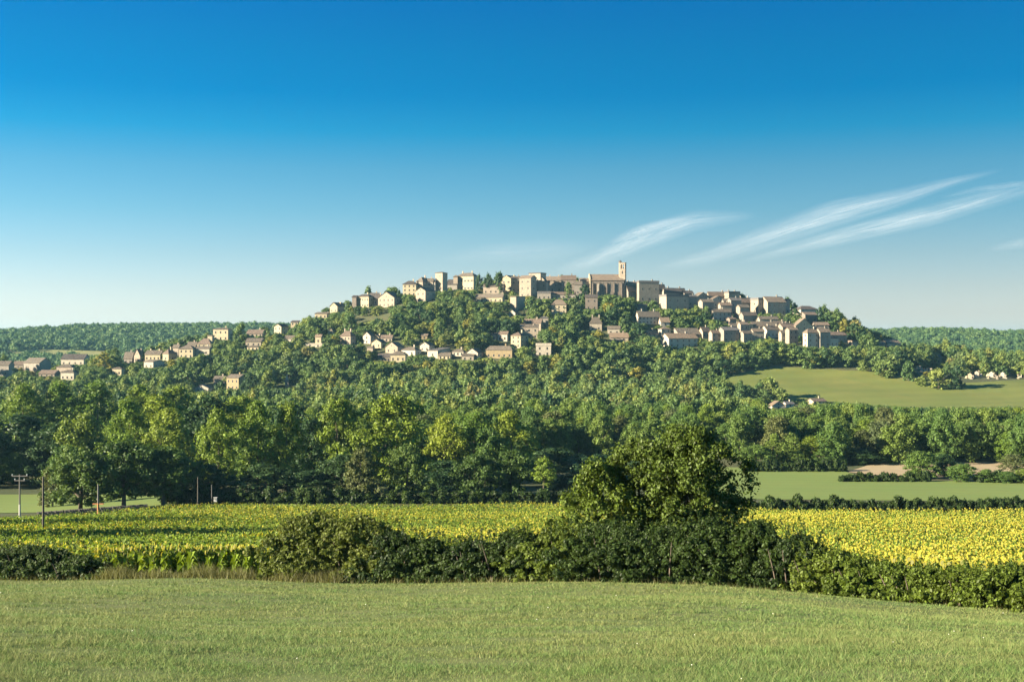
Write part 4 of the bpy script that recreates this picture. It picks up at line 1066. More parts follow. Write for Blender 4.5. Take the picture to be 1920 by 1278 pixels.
for y, x, z, zone in cand:
    if np.any((T[:, 0] - x)**2 + (T[:, 1] - y)**2 < (T[:, 2]*.8 + 1.5)**2): continue
    if np.any((FT[:, 0] - x)**2 + (FT[:, 1] - y)**2 < (FT[:, 2] + 2.2)**2): continue
    if zone == 'hill': k_ = wr.random(); W, H = 7 + 8*k_, 6.5 + 6.5*k_*wr.uniform(.7, 1.25)
    elif zone == 'floor': W, H = wr.uniform(9, 15), wr.uniform(9, 16)
    else: W, H = wr.uniform(8, 12), wr.uniform(9, 15)
    r = wr.random()
    if zone == 'hill': sp = 'hill_tree' if r < .6 else ('hill_tall' if r < .85 else ('hill_dark' if r < .955 else ('hill_cypress' if r < .985 else 'hill_gold')))
    elif zone == 'floor': sp = 'hill_tree' if r < .62 else ('hill_tall' if r < .84 else 'hill_dark')
    else: sp = 'green_tree' if r < .55 else ('column_tree' if r < .68 else ('poplar' if r < .8 else ('oak' if r < .9 else 'olive_tree')))
    if sp in ('hill_tall',): W *= .72; H *= 1.2
    if sp == 'hill_cypress': W = 2.4; H = wr.uniform(7, 10)
    if sp == 'column_tree': W = wr.uniform(4, 5.5); H = wr.uniform(11, 15)
    u = CX + F * x / y; hw = F * W / y / 2
    # never hide what the photograph shows: stay below the visible foot of buildings and of the hillside meadow
    lim = CY - F * (z + H) / y
    need = -1e9
    for (a, b, base, hy, ap) in HS:
        m_ = 1.3 if b - a < 11 and ap == 700 else .75
        if hy > y - 3 and a - hw*m_ < u < b + hw*m_: need = max(need, base - 4.0)
    if y < 690 and u > 1360: need = max(need, np.interp(u, [1360, 1460, 1560, 1700, 1920], [742, 748, 752, 762, 762]))
    if lim < need:
        H2 = (CY - need) / F * y - z
        if H2 < 2.2: continue
        W *= max(.5, min(1, (H2 / H) ** .6)); H = H2
    top = CY - F * (z + H) / y
    a, b = int(max(0, u - hw*.7 + 150)), int(min(2299, u + hw*.7 + 150))
    vis = float(np.mean(np.clip(SKY[a:b+1] - top, 0, F * H / y))) * 2 * hw if b > a else 0
    if b > a: SKY[a:b+1] = np.minimum(SKY[a:b+1], top + (F * H / y) * .05)
    wood.append([vis, sp, x, y, z, W, H, u, zone])
order = sorted(range(len(wood)), key=lambda i: -wood[i][0])
NI = max(0, 298 - NT[0])
chosen = set(order[:NI])
def where(u, y, zone):
    if zone == 'valley': return 'in the valley wood ' + ('behind the bright poplars' if u < 620 else 'behind the tallest bright tree' if u < 1000 else 'behind the field tree' if u < 1400 else 'at the right-hand fields')
    spot = ('below the left village' if u < 500 else 'below the left ridge' if u < 680 else 'below the white cluster' if u < 920 else 'below the corner house' if u < 1090
            else 'below the church' if u < 1250 else 'below the lower terrace' if u < 1600 else 'near the cemetery')
    return ('on the wooded valley floor ' if zone == 'floor' else 'on the wooded slope ') + spot
KIND = {'hill_tree': 'round mid-green tree', 'hill_tall': 'upright green tree', 'hill_dark': 'dark green tree', 'hill_cypress': 'dark cypress', 'hill_gold': 'yellowish tree',
        'green_tree': 'rounded green tree', 'column_tree': 'narrow column-shaped tree', 'poplar': 'pale green poplar', 'oak': 'dark rounded oak', 'olive_tree': 'grey-olive tree'}
import re as _re
def short(t): return _re.split(r' (?:with|in|on|at|below|left|right|between|under|above|behind|beside|among|near|standing|half|leaning|wedged|squeezed|rising|along|before|alone|of|filling|from|second|third|fourth|and|overhanging)\b', t)[0]
def lowfirst(t): return t if t[:2] in ('a ', 'an') else 'the ' + t
def whereabouts(u, v, zone):
    if zone == 'valley':
        k = min(NEAR, key=lambda q: abs(q[1] - u)); rel = 'behind'
        return 'in the wood behind ' + lowfirst(short(k[5])) + (' of the tree line' if u < 1200 else ' by the right-hand fields')
    k = min(NAMED, key=lambda q: (q[0] - u)**2 + ((q[1] - v)*1.5)**2)
    du = u - k[0]
    rel = ('down-slope left of' if du < -14 else 'down-slope right of' if du > 14 else 'straight below') if v > k[1] - 4 else ('left of' if du < 0 else 'right of')
    return rel + ' ' + lowfirst(short(k[2]))
wood_pts = []
lab_of = {}
for i in chosen:
    vis, sp, x, y, z, W, H, u, zone = wood[i]
    lab_of[i] = ' '.join((KIND[sp] + ' ' + whereabouts(u, CY - F * (z + H) / y, zone)).split()[:15])
same = {}
for i, lb in lab_of.items(): same.setdefault(lb, []).append(i)
for lb, ii in same.items():           # look-alikes at one spot: told apart by their order
    if len(ii) > 1:
        ii.sort(key=lambda i: wood[i][7])
        for k, i in enumerate(ii):
            lab_of[i] = ('leftmost' if k == 0 else 'rightmost' if k == len(ii) - 1 else 'second third fourth fifth sixth seventh eighth ninth tenth'.split()[min(8, k - 1)]) + ' ' + lb
for i, (vis, sp, x, y, z, W, H, u, zone) in enumerate(wood):
    if i in chosen:
        area = where(u, y, zone); lab = lab_of[i]
        plant(sp, x, y, z - .3, W, H, lab, name={'poplar': 'poplar_tree', 'oak': 'oak_tree', 'hill_cypress': 'cypress'}.get(sp, 'tree'), group='trees ' + area)
    elif vis > 0 or (zone != 'hill' and wr.random() < .6) or wr.random() < .3:
        wood_pts.append((sp, x, y, z - .3, W, H))

# far wooded hills
for (x0, x1) in ((-1150, -180), (500, 1150)):
    X, Y = scatter(x0, x1, 1330, 2080, 13.5, rng)
    Z = height(X, Y); U, Vv = px(X, Y, Z)
    ok = (U > -60) & (U < 1980) & ~((X > -640) & (X < -505) & (Y > 1510) & (Y < 1630)) & ~((U < 30) & (Y > 1560) & (Y < 1640))
    hill_top = np.interp(X / Y * 900, _gx, (CY - F * _gz / _gy)) if False else None
    for x, y, z in zip(X[ok], Y[ok], Z[ok]):
        wood_pts.append(('far_tree', x, y, z - 1, rng.uniform(15, 25), rng.uniform(9, 16)))

# all of these as one woodland object: points that carry a crown each
protos = bpy.data.collections.new('woodland_crowns')
idx_of, k = {}, 0
for sp in ('hill_tree', 'hill_tall', 'hill_dark', 'hill_cypress', 'hill_gold', 'far_tree', 'green_tree', 'column_tree', 'poplar', 'oak', 'olive_tree'):
    idx_of[sp] = []
    for cm, tm in SP[sp][:4]:
        o = bpy.data.objects.new('crown_kind_%02d' % k, cm); protos.objects.link(o); idx_of[sp].append(k); k += 1
wp = np.array([(p[1], p[2], p[3]) for p in wood_pts])
me = bpy.data.meshes.new('woodland'); me.vertices.add(len(wp)); me.vertices.foreach_set('co', wp.astype(np.float32).ravel())
a = me.attributes.new('kind', 'INT', 'POINT'); a.data.foreach_set('value', np.array([wr.choice(idx_of[p[0]]) for p in wood_pts], dtype=np.int32))
a = me.attributes.new('size', 'FLOAT_VECTOR', 'POINT'); a.data.foreach_set('vector', np.array([(p[4], p[4], p[5]) for p in wood_pts], dtype=np.float32).ravel())
a = me.attributes.new('turn', 'FLOAT_VECTOR', 'POINT'); a.data.foreach_set('vector', np.array([(0, 0, wr.uniform(0, 6.28)) for p in wood_pts], dtype=np.float32).ravel())
me.update()
woodland = tag(obj('woodland', me), 'mixed green woodland covering valley, slopes and far hills', 'woodland', kind='stuff')
ng = bpy.data.node_groups.new('woodland_nodes', 'GeometryNodeTree')
ng.interface.new_socket('Geometry', in_out='INPUT', socket_type='NodeSocketGeometry')
ng.interface.new_socket('Geometry', in_out='OUTPUT', socket_type='NodeSocketGeometry')
gi, go = ng.nodes.new('NodeGroupInput'), ng.nodes.new('NodeGroupOutput')
ci = ng.nodes.new('GeometryNodeCollectionInfo'); ci.inputs['Collection'].default_value = protos
ci.inputs['Separate Children'].default_value = True; ci.inputs['Reset Children'].default_value = True
ip = ng.nodes.new('GeometryNodeInstanceOnPoints'); ip.inputs['Pick Instance'].default_value = True
def attr(nm, dt):
    n = ng.nodes.new('GeometryNodeInputNamedAttribute'); n.data_type = dt; n.inputs['Name'].default_value = nm
    return [s for s in n.outputs if s.enabled and s.name == 'Attribute'][0]
lk = ng.links.new
lk(gi.outputs[0], ip.inputs['Points']); lk(ci.outputs[0], ip.inputs['Instance'])
lk(attr('kind', 'INT'), ip.inputs['Instance Index']); lk(attr('turn', 'FLOAT_VECTOR'), ip.inputs['Rotation']); lk(attr('size', 'FLOAT_VECTOR'), ip.inputs['Scale'])
lk(ip.outputs[0], go.inputs[0])
md = woodland.modifiers.new('woodland', 'NODES'); md.node_group = ng
print('trees', NT[0], 'woodland', len(wood_pts))

# pale fields on the far left hill
def sheet(name, x0, x1, y0, y1, mat, lift, n=14):
    return tag(obj(name, grid_mesh(name, np.linspace(x0, x1, n), np.linspace(y0, y1, n), [mat], lift)), kind='structure')
sheet('far_field', -640, -505, 1510, 1630, M['far_field'], .6)
# ------------------------------------------------------------------ hedge, field tree, poles, grass, sunflowers
def near_shrub(name, x, y, W, D, H, mat, label, seed, leaf=.085, dens=1.0, h0=.02, prof=p_mound, category='shrub', group='bushes of the hedge at the meadow edge', rc=.42, stems=7, dz=0):
    rng = np.random.default_rng(seed)
    ncl = int(max(30, W * D * H * 7.5 * dens + 12)); nl = int(95 * dens)
    V, Fc, C, R = crown_arrays(rng, W, H, h0, prof, ncl, rc, nl, leaf, quad=True)
    # stray shoots that stick out of the top and the front
    ns = int(10 * W); a_ = rng.random(ns) * 6.28; r_s = np.sqrt(rng.random(ns)) * W * .46; hh = H * rng.uniform(.75, 1.0, ns); ln = rng.uniform(.15, .5, ns) * min(1, H / 2)
    k_ = rng.random((ns, 14)); dx = rng.normal(size=(ns, 1)) * .25
    SP_ = np.stack([(np.cos(a_) * r_s)[:, None] + dx * k_ * ln[:, None], (np.sin(a_) * r_s)[:, None] + 0 * k_, hh[:, None] + k_ * ln[:, None]], 2).reshape(-1, 3) + rng.normal(size=(ns * 14, 3)) * .035
    SN = rng.normal(size=SP_.shape); SN /= np.linalg.norm(SN, axis=1, keepdims=True)
    tt = np.cross(SN, rng.normal(size=SP_.shape)); tt /= np.linalg.norm(tt, axis=1, keepdims=True); bb = np.cross(SN, tt); sz = leaf * rng.uniform(.5, .9, (len(SP_), 1))
    V2 = np.stack([SP_ - tt*sz, SP_ - bb*sz*.5, SP_ + tt*sz, SP_ + bb*sz*.5], 1).reshape(-1, 3)
    Fc = np.concatenate([Fc, np.arange(len(V2)).reshape(-1, 4) + len(V)]); V = np.concatenate([V, V2])
    V[:, 1] *= D / W; C = C * np.array([1, D / W, 1])
    Fc = np.concatenate([Fc[:, :3], Fc[:, [0, 2, 3]]])
    cv = (C[:, None] + _ico_v[None] * (R * .38)[:, None, None] * (1 + .25 * rng.normal(size=(len(C), 12, 1)))).reshape(-1, 3)  # hidden cores added in the bush to keep light from passing through
    cf = (_ico_f[None] + (np.arange(len(C)) * 12)[:, None, None]).reshape(-1, 3) + len(V)
    root = bpy.data.objects.new(name, None); col.objects.link(root); root.location = (x, y, float(height(x, y)) + dz)
    tag(root, label, category, group)
    # let the leaves follow the ground under them
    Vall = np.concatenate([V, cv]); z0 = float(height(x, y)); Vall[:, 2] += height(x + Vall[:, 0], y + Vall[:, 1]) - z0
    obj('foliage' if category == 'shrub' else 'crown', mesh_np('foliage', Vall, np.concatenate([Fc, cf]), [M[mat]]), root)
    b = MB()
    for i in range(stems):
        a = rng.random() * 6.28; r = rng.random() * W * .3; r2 = r + W * .12
        x0_, y0_ = math.cos(a) * r, math.sin(a) * r * D / W
        zz = float(height(x + x0_, y + y0_)) - z0
        b.tube([(x0_, y0_, zz - .15), (math.cos(a)*(r+r2)/2, math.sin(a)*(r+r2)/2*D/W, zz + H*.4), (math.cos(a)*r2, math.sin(a)*r2*D/W, zz + H*.75)], [.05, .035, .01], 5)
    obj('stem', b.build('stem', [M['bark']]), root)
    return root

# hedge from left to right: u centre, width px, top row, leaf, label, distance behind the hedge line
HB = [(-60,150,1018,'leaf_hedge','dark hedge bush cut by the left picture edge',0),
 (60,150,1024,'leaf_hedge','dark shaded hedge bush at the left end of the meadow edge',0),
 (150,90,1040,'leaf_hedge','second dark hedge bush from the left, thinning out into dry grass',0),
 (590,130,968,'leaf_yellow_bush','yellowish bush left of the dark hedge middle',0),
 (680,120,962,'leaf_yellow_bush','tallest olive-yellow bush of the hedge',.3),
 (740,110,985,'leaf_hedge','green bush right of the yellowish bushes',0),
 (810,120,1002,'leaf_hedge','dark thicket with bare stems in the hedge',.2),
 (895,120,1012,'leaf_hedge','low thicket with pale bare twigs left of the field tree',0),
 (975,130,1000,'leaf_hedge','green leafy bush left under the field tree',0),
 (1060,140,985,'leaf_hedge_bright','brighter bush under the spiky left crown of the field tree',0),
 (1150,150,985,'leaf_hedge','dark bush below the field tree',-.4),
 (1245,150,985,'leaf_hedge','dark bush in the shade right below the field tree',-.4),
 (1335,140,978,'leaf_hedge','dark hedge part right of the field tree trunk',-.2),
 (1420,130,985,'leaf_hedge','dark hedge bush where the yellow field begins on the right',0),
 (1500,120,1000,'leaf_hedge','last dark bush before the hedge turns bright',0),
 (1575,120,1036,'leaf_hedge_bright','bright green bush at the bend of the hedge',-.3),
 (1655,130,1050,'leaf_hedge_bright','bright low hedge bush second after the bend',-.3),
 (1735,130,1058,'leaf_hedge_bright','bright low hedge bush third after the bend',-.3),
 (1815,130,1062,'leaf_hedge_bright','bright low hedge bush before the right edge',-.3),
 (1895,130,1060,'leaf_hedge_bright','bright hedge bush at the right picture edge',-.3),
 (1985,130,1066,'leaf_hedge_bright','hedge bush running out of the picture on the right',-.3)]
def hedge_pt(u):
    xs_ = np.linspace(-60, 30, 3000); us = CX + F * xs_ / hedge_y(xs_)
    x = float(np.interp(u, us, xs_)); return x, float(hedge_y(x))
for i, (u, w, top, mat, lab, off) in enumerate(HB):
    x, y = hedge_pt(u); x, y = x * (y + 1.1 + off) / y, y + 1.1 + off
    z = float(height(x, y)); W = w / F * y * 1.75; H = ((CY - top) / F * y - z) * wr.uniform(.9, 1.1)
    near_shrub('hedge_bush', x, y, W, min(2.6, W), H, mat, lab, 500 + i, rc=.27 if H > 1.8 else .21, dens=1.0 if H > 1.7 else 1.2)

def p_dome(t): return .92 if t < .45 else math.sqrt(max(.06, 1 - ((t - .35) / .68)**2))
def field_tree(name, u, Y, top, wpx, mat, label, seed, prof, h0, ncl, rc, nl, leaf):
    x = (u - CX) / F * Y; z = float(height(x, Y)); W = wpx / F * Y; H = (CY - top) / F * Y - z
    rng = np.random.default_rng(seed)
    me = crown_mesh('crown', rng, W, H, h0, prof, ncl, rc, nl, leaf, M[mat], core=.3, zs=1.2)
    tm = trunk_mesh('trunk', rng, W, H, h0, .16, 8)
    root = bpy.data.objects.new(name, None); col.objects.link(root); root.location = (x, Y, z); root.scale = (W, W, H)
    tag(root, label, 'tree'); obj('crown', me, root); obj('trunk', tm, root)
field_tree('field_tree', 1288, 60.5, 798, 236, 'leaf_field_tree', 'round leafy tree rising from the hedge right of centre', 901, p_dome, .03, 560, .40, 95, .08)
field_tree('field_tree', 1126, 60.0, 864, 190, 'leaf_hedge_bright', 'lower spiky yellow-green tree leaning against the round field tree', 905, p_tall, .04, 300, .30, 90, .075)
field_tree('field_tree', 1200, 61.0, 818, 170, 'leaf_field_tree', 'middle stem tree between the spiky and the round field tree', 909, p_dome, .05, 230, .36, 95, .08)

# trees beyond the left edge whose long shadows band the sunflower field
for j, (x, y, W, H) in enumerate(((-84, 168, 10, 16), (-77, 160, 9, 14), (-68, 134, 10, 16), (-62, 127, 9, 14), (-51, 99, 8, 12), (-47, 92, 7, 10))):
    z = float(height(x, y)); plant(('oak', 'green_tree')[j % 2], x, y, z - .1, W, H, 'roadside tree beyond the left picture edge whose long shadow bands the sunflowers', name='roadside_tree', group='roadside trees left of the field')

# utility poles
M['pole'] = plain('pole_wood', (.07, .058, .045)); M['pole_grey'] = plain('pole_concrete', (.12, .112, .1)); M['white_paint'] = plain('white_paint', (.42, .41, .38))
M['rust'] = plain('rusty_wood', (.33, .15, .06)); M['insulator'] = plain('insulator', (.35, .38, .38), rough=.3)
def pole(u, base, top, Y, r, mat, label, arms=0, painted=0, lower=None):
    x = (u - CX) / F * Y; z = float(height(x, Y)); H = (CY - top) / F * Y - z
    root = bpy.data.objects.new('utility_pole', None); col.objects.link(root); root.location = (x, Y, z); tag(root, label, 'utility pole', 'utility poles at the sunflower field')
    cut = painted or (.38 if lower else 0)
    b = MB(); b.tube([(0, 0, H*cut if cut else -.4), (0, 0, H)], [r*(1 - .3*cut), r*.7], 8); obj('shaft', b.build('shaft', [mat]), root)
    if cut:
        b = MB(); b.tube([(0, 0, -.4), (0, 0, H*cut - .003)], [r*1.08, r*(1.06 - .3*cut)], 8); obj('lower_shaft', b.build('lower_shaft', [M['white_paint'] if painted else lower]), root)
    for k in range(arms):
        za = H*.955 - .85*k; w = 1.5 - .5*k
        b = MB(); b.box(-w, w, -.1, .1, za, za + .16); ar = obj('crossarm', b.build('crossarm', [mat]), root)
        for s in (-w + .12, w - .12):
            b = MB(); b.tube([(s, 0, za + .16), (s, 0, za + .3), (s, 0, za + .44)], [.07, .13, .07], 7); obj('insulator', b.build('insulator', [M['insulator']]), ar)
    if lower:
        b = MB(); b.box(-1.0, 1.0, -.12, .12, H*.34, H*.34 + .22); obj('crossbar', b.build('crossbar', [lower]), root)
pole(37, 962, 889, 232, .19, M['pole_grey'], 'utility pole with two crossarms and a white painted foot at far left', arms=2, painted=.32)
pole(81, 995, 893, 150, .17, M['pole'], 'dark plain utility pole standing in the sunflowers', arms=0)
pole(184, 953, 907, 226, .2, M['pole_grey'], 'short pole with rusty orange lower half and crossbar', lower=M['rust'])
pole(371, 940, 894, 236, .15, M['pole'], 'thin wooden pole in front of the dark trees')
pole(397, 933, 908, 238, .1, M['pole_grey'], 'thinnest grey pole beside the white box')
x = (404 - CX) / F * 238; b = MB(); b.box(-.3, .3, -.2, .2, 0, .8); b.box(-.36, .36, -.28, .28, .8, .88)
z = float(height(x, 238)); r_ = bpy.data.objects.new('meter_box', None); col.objects.link(r_); r_.location = (x, 238, z + .9); tag(r_, 'small white box on a post at the field edge', 'box')
obj('cabinet', b.build('cabinet', [M['white_paint']]), r_); b = MB(); b.box(-.1, .1, -.1, .1, -1.3, -.003); obj('post', b.build('post', [M['pole']]), r_)

# dark dry-stone wall under the oaks
rng = np.random.default_rng(5)
b = MB(); n = 46
for c in range(3):
    for i in range(n):
        t = (i + .5 * (c % 2)) / n; u = 72 + 206 * t; Y = 229 + 6 * t; x = (u - CX) / F * Y; z = float(height(x, Y))
        w = .24 * rng.uniform(.8, 1.05); h = .36; zz = z + c * .37 + rng.uniform(-.04, .04)
        b.box(x - w, x + w, Y - .3 + rng.uniform(-.06, .06), Y + .3, zz - (.4 if c == 0 else 0), zz + h)
M['dry_wall'] = mottled('dry_wall', (.12, .11, .095), (.17, .15, .125), s1=1, s2=5, bump=.5)
w_ = bpy.data.objects.new('stone_wall', None); col.objects.link(w_); tag(w_, 'low dark dry-stone wall under the oaks at the field corner', 'wall')
st = obj('stones', b.build('stones', [M['dry_wall']]), w_); st['kind'] = 'stuff'

# clipped hedge behind the yellow field on the right, and the low hedge along the stubble field
ORD = 'first second third fourth fifth sixth seventh eighth ninth tenth eleventh twelfth thirteenth fourteenth fifteenth sixteenth seventeenth eighteenth nineteenth twentieth'.split()
ORD += ['twenty-' + o for o in ORD[:9]] + ['thirtieth'] + ['thirty-' + o for o in ORD[:9]]
def far_hedge(name, u0, u1, v, top, n, mat, label, group, lo=200):
    for i in range(n):
        u = u0 + (u1 - u0) * (i + .5) / n
        x, y, z = ground_at(u, v, lo); H = (v - top + wr.uniform(-.3, .15) * (v - top)) / F * y; W = max((u1 - u0) / n / F * y * 1.5, H * 1.1)
        cm, tm = SP['far_hedge'][i % len(SP['far_hedge'])]
        root = bpy.data.objects.new(name, None); col.objects.link(root); root.location = (x, y, z - .05); root.scale = (W, W, H); root.rotation_euler = (0, 0, wr.uniform(0, 6.28))
        tag(root, ORD[i] + ' ' + label, 'shrub', group); obj('foliage', cm, root); obj('stem', tm, root)
species('far_hedge', 4, 700, 3.2, 2.0, .0, p_bush, 40, .42, 70, .16, 'leaf_hedge', .06, core=.7)
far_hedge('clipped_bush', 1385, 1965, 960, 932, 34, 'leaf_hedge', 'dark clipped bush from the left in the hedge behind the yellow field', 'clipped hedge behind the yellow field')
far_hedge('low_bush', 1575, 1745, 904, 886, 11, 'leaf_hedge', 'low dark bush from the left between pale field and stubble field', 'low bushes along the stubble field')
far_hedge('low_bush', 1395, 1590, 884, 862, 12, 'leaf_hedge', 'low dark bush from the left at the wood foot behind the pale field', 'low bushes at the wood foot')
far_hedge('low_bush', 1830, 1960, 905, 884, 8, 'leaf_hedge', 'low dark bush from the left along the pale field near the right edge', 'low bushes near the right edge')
far_hedge('added_undergrowth', 300, 1130, 944, 914, 26, 'leaf_hedge', 'added dark undergrowth bush from the left at the foot of the near tree line', 'added undergrowth along the far field edge')  # row added to cover lit ground and keep the tree feet dark

# sunflowers
rng = np.random.default_rng(33)
def quads(P, N, s, rng, ratio=.6):
    n = len(P); t = np.cross(N, rng.normal(size=(n, 3))); t /= np.linalg.norm(t, axis=1, keepdims=True) + 1e-9; b_ = np.cross(N, t)
    V = np.stack([P - t*s, P - b_*s*ratio, P + t*s, P + b_*s*ratio], 1).reshape(-1, 3)
    return V, np.arange(n*4).reshape(-1, 4)
ROW = math.radians(62)                  # the rows run away to the upper right
plants = []
rowdir = np.array([math.cos(ROW), math.sin(ROW)]); across = np.array([-rowdir[1], rowdir[0]])
ra_ = np.arange(-150, 300, .78); al = np.arange(-60, 310, .36)
A, B = np.meshgrid(ra_, al)
A = A + rng.normal(size=A.shape) * .07; B = B + rng.uniform(-.12, .12, B.shape)
X = (A * across[0] + B * rowdir[0]).ravel(); Y = (A * across[1] + B * rowdir[1]).ravel()
U = CX + F * X / np.maximum(Y, 1)
ok = (Y > hedge_y(X) + 2.6) & (Y < FIELD_END - 1 - 1.5 * np.sin(X / 19)) & (U > -80) & (U < 2000)
ok &= Y < np.interp(U, [0, 180, 290, 420, 1000, 1300, 1450, 1920], [200, 206, 214, 222, 224, 218, 208, 205])
X, Y = X[ok], Y[ok]
keep = rng.random(len(X)) < np.clip(1.25 - Y / 330, .5, 1); X, Y = X[keep], Y[keep]
U = CX + F * X / Y; Z = height(X, Y) + .05
patchy = np.sin(X/11 + 1.7*np.sin(Y/17)) + np.sin(Y/9 + X/23) + .6*np.sin(X/4.1 - Y/5.3)
yellow = np.clip(.36 + .26 * (U - 600) / 700 + .15 * patchy, .06, .9)
HT_ = 1.15 + .5 * rng.random(len(X)) + .1 * patchy
near = Y < 105
sun2 = np.array([to_sun.x, to_sun.y, .15]); sun2 /= np.linalg.norm(sun2)
# individuals: the sunflowers seen largest, along the near edge of the field
front = np.nonzero((Y - hedge_y(X) < 9) & (((U > 190) & (U < 560)) | (U > 1500)) & (U < 1930))[0]
front = front[np.argsort((Y - hedge_y(X))[front])][:230]
is_ind = np.zeros(len(X), bool); is_ind[front] = True
def sunflower_proto(seed):
    g = np.random.default_rng(seed); H = 1.0
    b = MB(); b.tube([(0, 0, -.05), (.02, 0, .5), (-.03, -.01, .86), (-.1, -.03, .95)], [.018, .016, .013, .012], 5)
    st = b.build('stalk', [M['stem']])
    lv = MB()
    for i in range(15):
        a = i * 2.4 + g.random(); z = .2 + .7 * i / 15; r = .16 + .1 * g.random(); w = r * .55; d = (math.cos(a), math.sin(a)); q = (-d[1], d[0])
        lv.add([(d[0]*.02, d[1]*.02, z), (d[0]*r*.6 + q[0]*w, d[1]*r*.6 + q[1]*w, z + .05), (d[0]*r*1.1, d[1]*r*1.1, z - .2), (d[0]*r*.6 - q[0]*w, d[1]*r*.6 - q[1]*w, z + .05)], [(0,1,2),(0,2,3)])
    fo = lv.build('leaves', [M['sunflower_leaf']])
    hd = MB(); n_ = Vector((to_sun.x, to_sun.y, -.1 + .5*g.random())).normalized(); t1 = n_.orthogonal().normalized(); t2 = n_.cross(t1); c = Vector((-.13, -.04, .96))
    R = .06
    hd.add([c + n_*.02 + (t1*math.cos(k*math.pi/4) + t2*math.sin(k*math.pi/4))*R for k in range(8)], [tuple(range(8))], 0)
    hd.add([c - n_*.01 + (t1*math.cos(k*math.pi/4) + t2*math.sin(k*math.pi/4))*R*1.1 for k in range(8)], [tuple(range(7, -1, -1))], 1)
    head = hd.build('flower_head', [M['sunflower_disc'], M['sunflower_leaf']])
    pt = MB()
    for k in range(14):
        a = k * 2*math.pi/14; d = t1*math.cos(a) + t2*math.sin(a); q = -t1*math.sin(a) + t2*math.cos(a)
        pt.add([c + d*R*.9 - q*.02, c + d*R*1.25 - q*.025 + n_*.02, c + d*R*1.6 + n_*.0, c + d*R*1.25 + q*.025 + n_*.02, c + d*R*.9 + q*.02], [(0,1,2,3,4)])
    return st, fo, head, pt.build('petals', [M['sunflower_petal']])
PR = [sunflower_proto(s) for s in range(5)]
for i in front:
    st, fo, hd, pt = PR[int(rng.integers(5))]
    root = bpy.data.objects.new('sunflower', None); col.objects.link(root); root.location = (X[i], Y[i], Z[i])
    s = HT_[i] * 1.05; root.scale = (s, s, s); root.rotation_euler = (0, 0, rng.uniform(-.4, .4)); root.empty_display_size = .1
    left = U[i] < 900
    tag(root, 'yellow sunflower at the near edge of the field ' + ('beside the dry grass' if left else 'behind the bright right-hand hedge'), 'sunflower', 'sunflowers along the near field edge ' + ('left' if left else 'right'))
    obj('stalk', st, root); obj('leaves', fo, root); h_ = obj('flower_head', hd, root)
    if rng.random() < .6: obj('petals', pt, h_)
rest = ~is_ind
def field_mesh(sel, nleaf, leaf, head):
    x, y, z, h, yl = X[sel], Y[sel], Z[sel], HT_[sel], yellow[sel]; n = len(x)
    base = np.stack([x, y, z], 1)
    # flower heads turned to the sun
    P = base + np.stack([rng.normal(size=n)*.05 - .1, rng.normal(size=n)*.05, h], 1)
    N = sun2 + rng.normal(size=(n, 3)) * .25; N /= np.linalg.norm(N, axis=1, keepdims=True)
    V1, F1 = quads(P, N, head * (.8 + .4*rng.random((n, 1))), rng, 1.0)
    m1 = (rng.random(n) < yl).astype(int)
    Vs, Fs, Ms, off = [V1], [F1], [m1], len(V1)
    for k in range(nleaf):
        a = rng.random(n) * 2 * math.pi; zz = h * (.97 - .5 * (k / nleaf) - .1*rng.random(n)); r = leaf * .9
        P = base + np.stack([np.cos(a)*r, np.sin(a)*r, zz], 1)
        N = np.stack([np.cos(a)*.5, np.sin(a)*.5, np.full(n, .8)], 1) + rng.normal(size=(n, 3)) * .35; N /= np.linalg.norm(N, axis=1, keepdims=True)
        V, Fq = quads(P, N, leaf * (.7 + .6*rng.random((n, 1))), rng, .7)
        Vs.append(V); Fs.append(Fq + off); off += len(V); Ms.append((rng.random(n) < yl * .6).astype(int) if k < 3 else np.zeros(n, int))
    return np.concatenate(Vs), np.concatenate(Fs), np.concatenate(Ms)
va, fa, ma = field_mesh(rest & near, 8, .15, .085); vb, fb, mb = field_mesh(rest & ~near, 4, .18, .10)
tag(obj('sunflower_crop', mesh_np('sunflower_crop', np.concatenate([va, vb]), np.concatenate([fa, fb + len(va)]), [M['sunflower_leaf'], M['sunflower_petal']], np.concatenate([ma, mb]))),
    'dense sunflower crop filling the field behind the hedge', 'sunflowers', kind='stuff')
print('sunflowers', len(X))

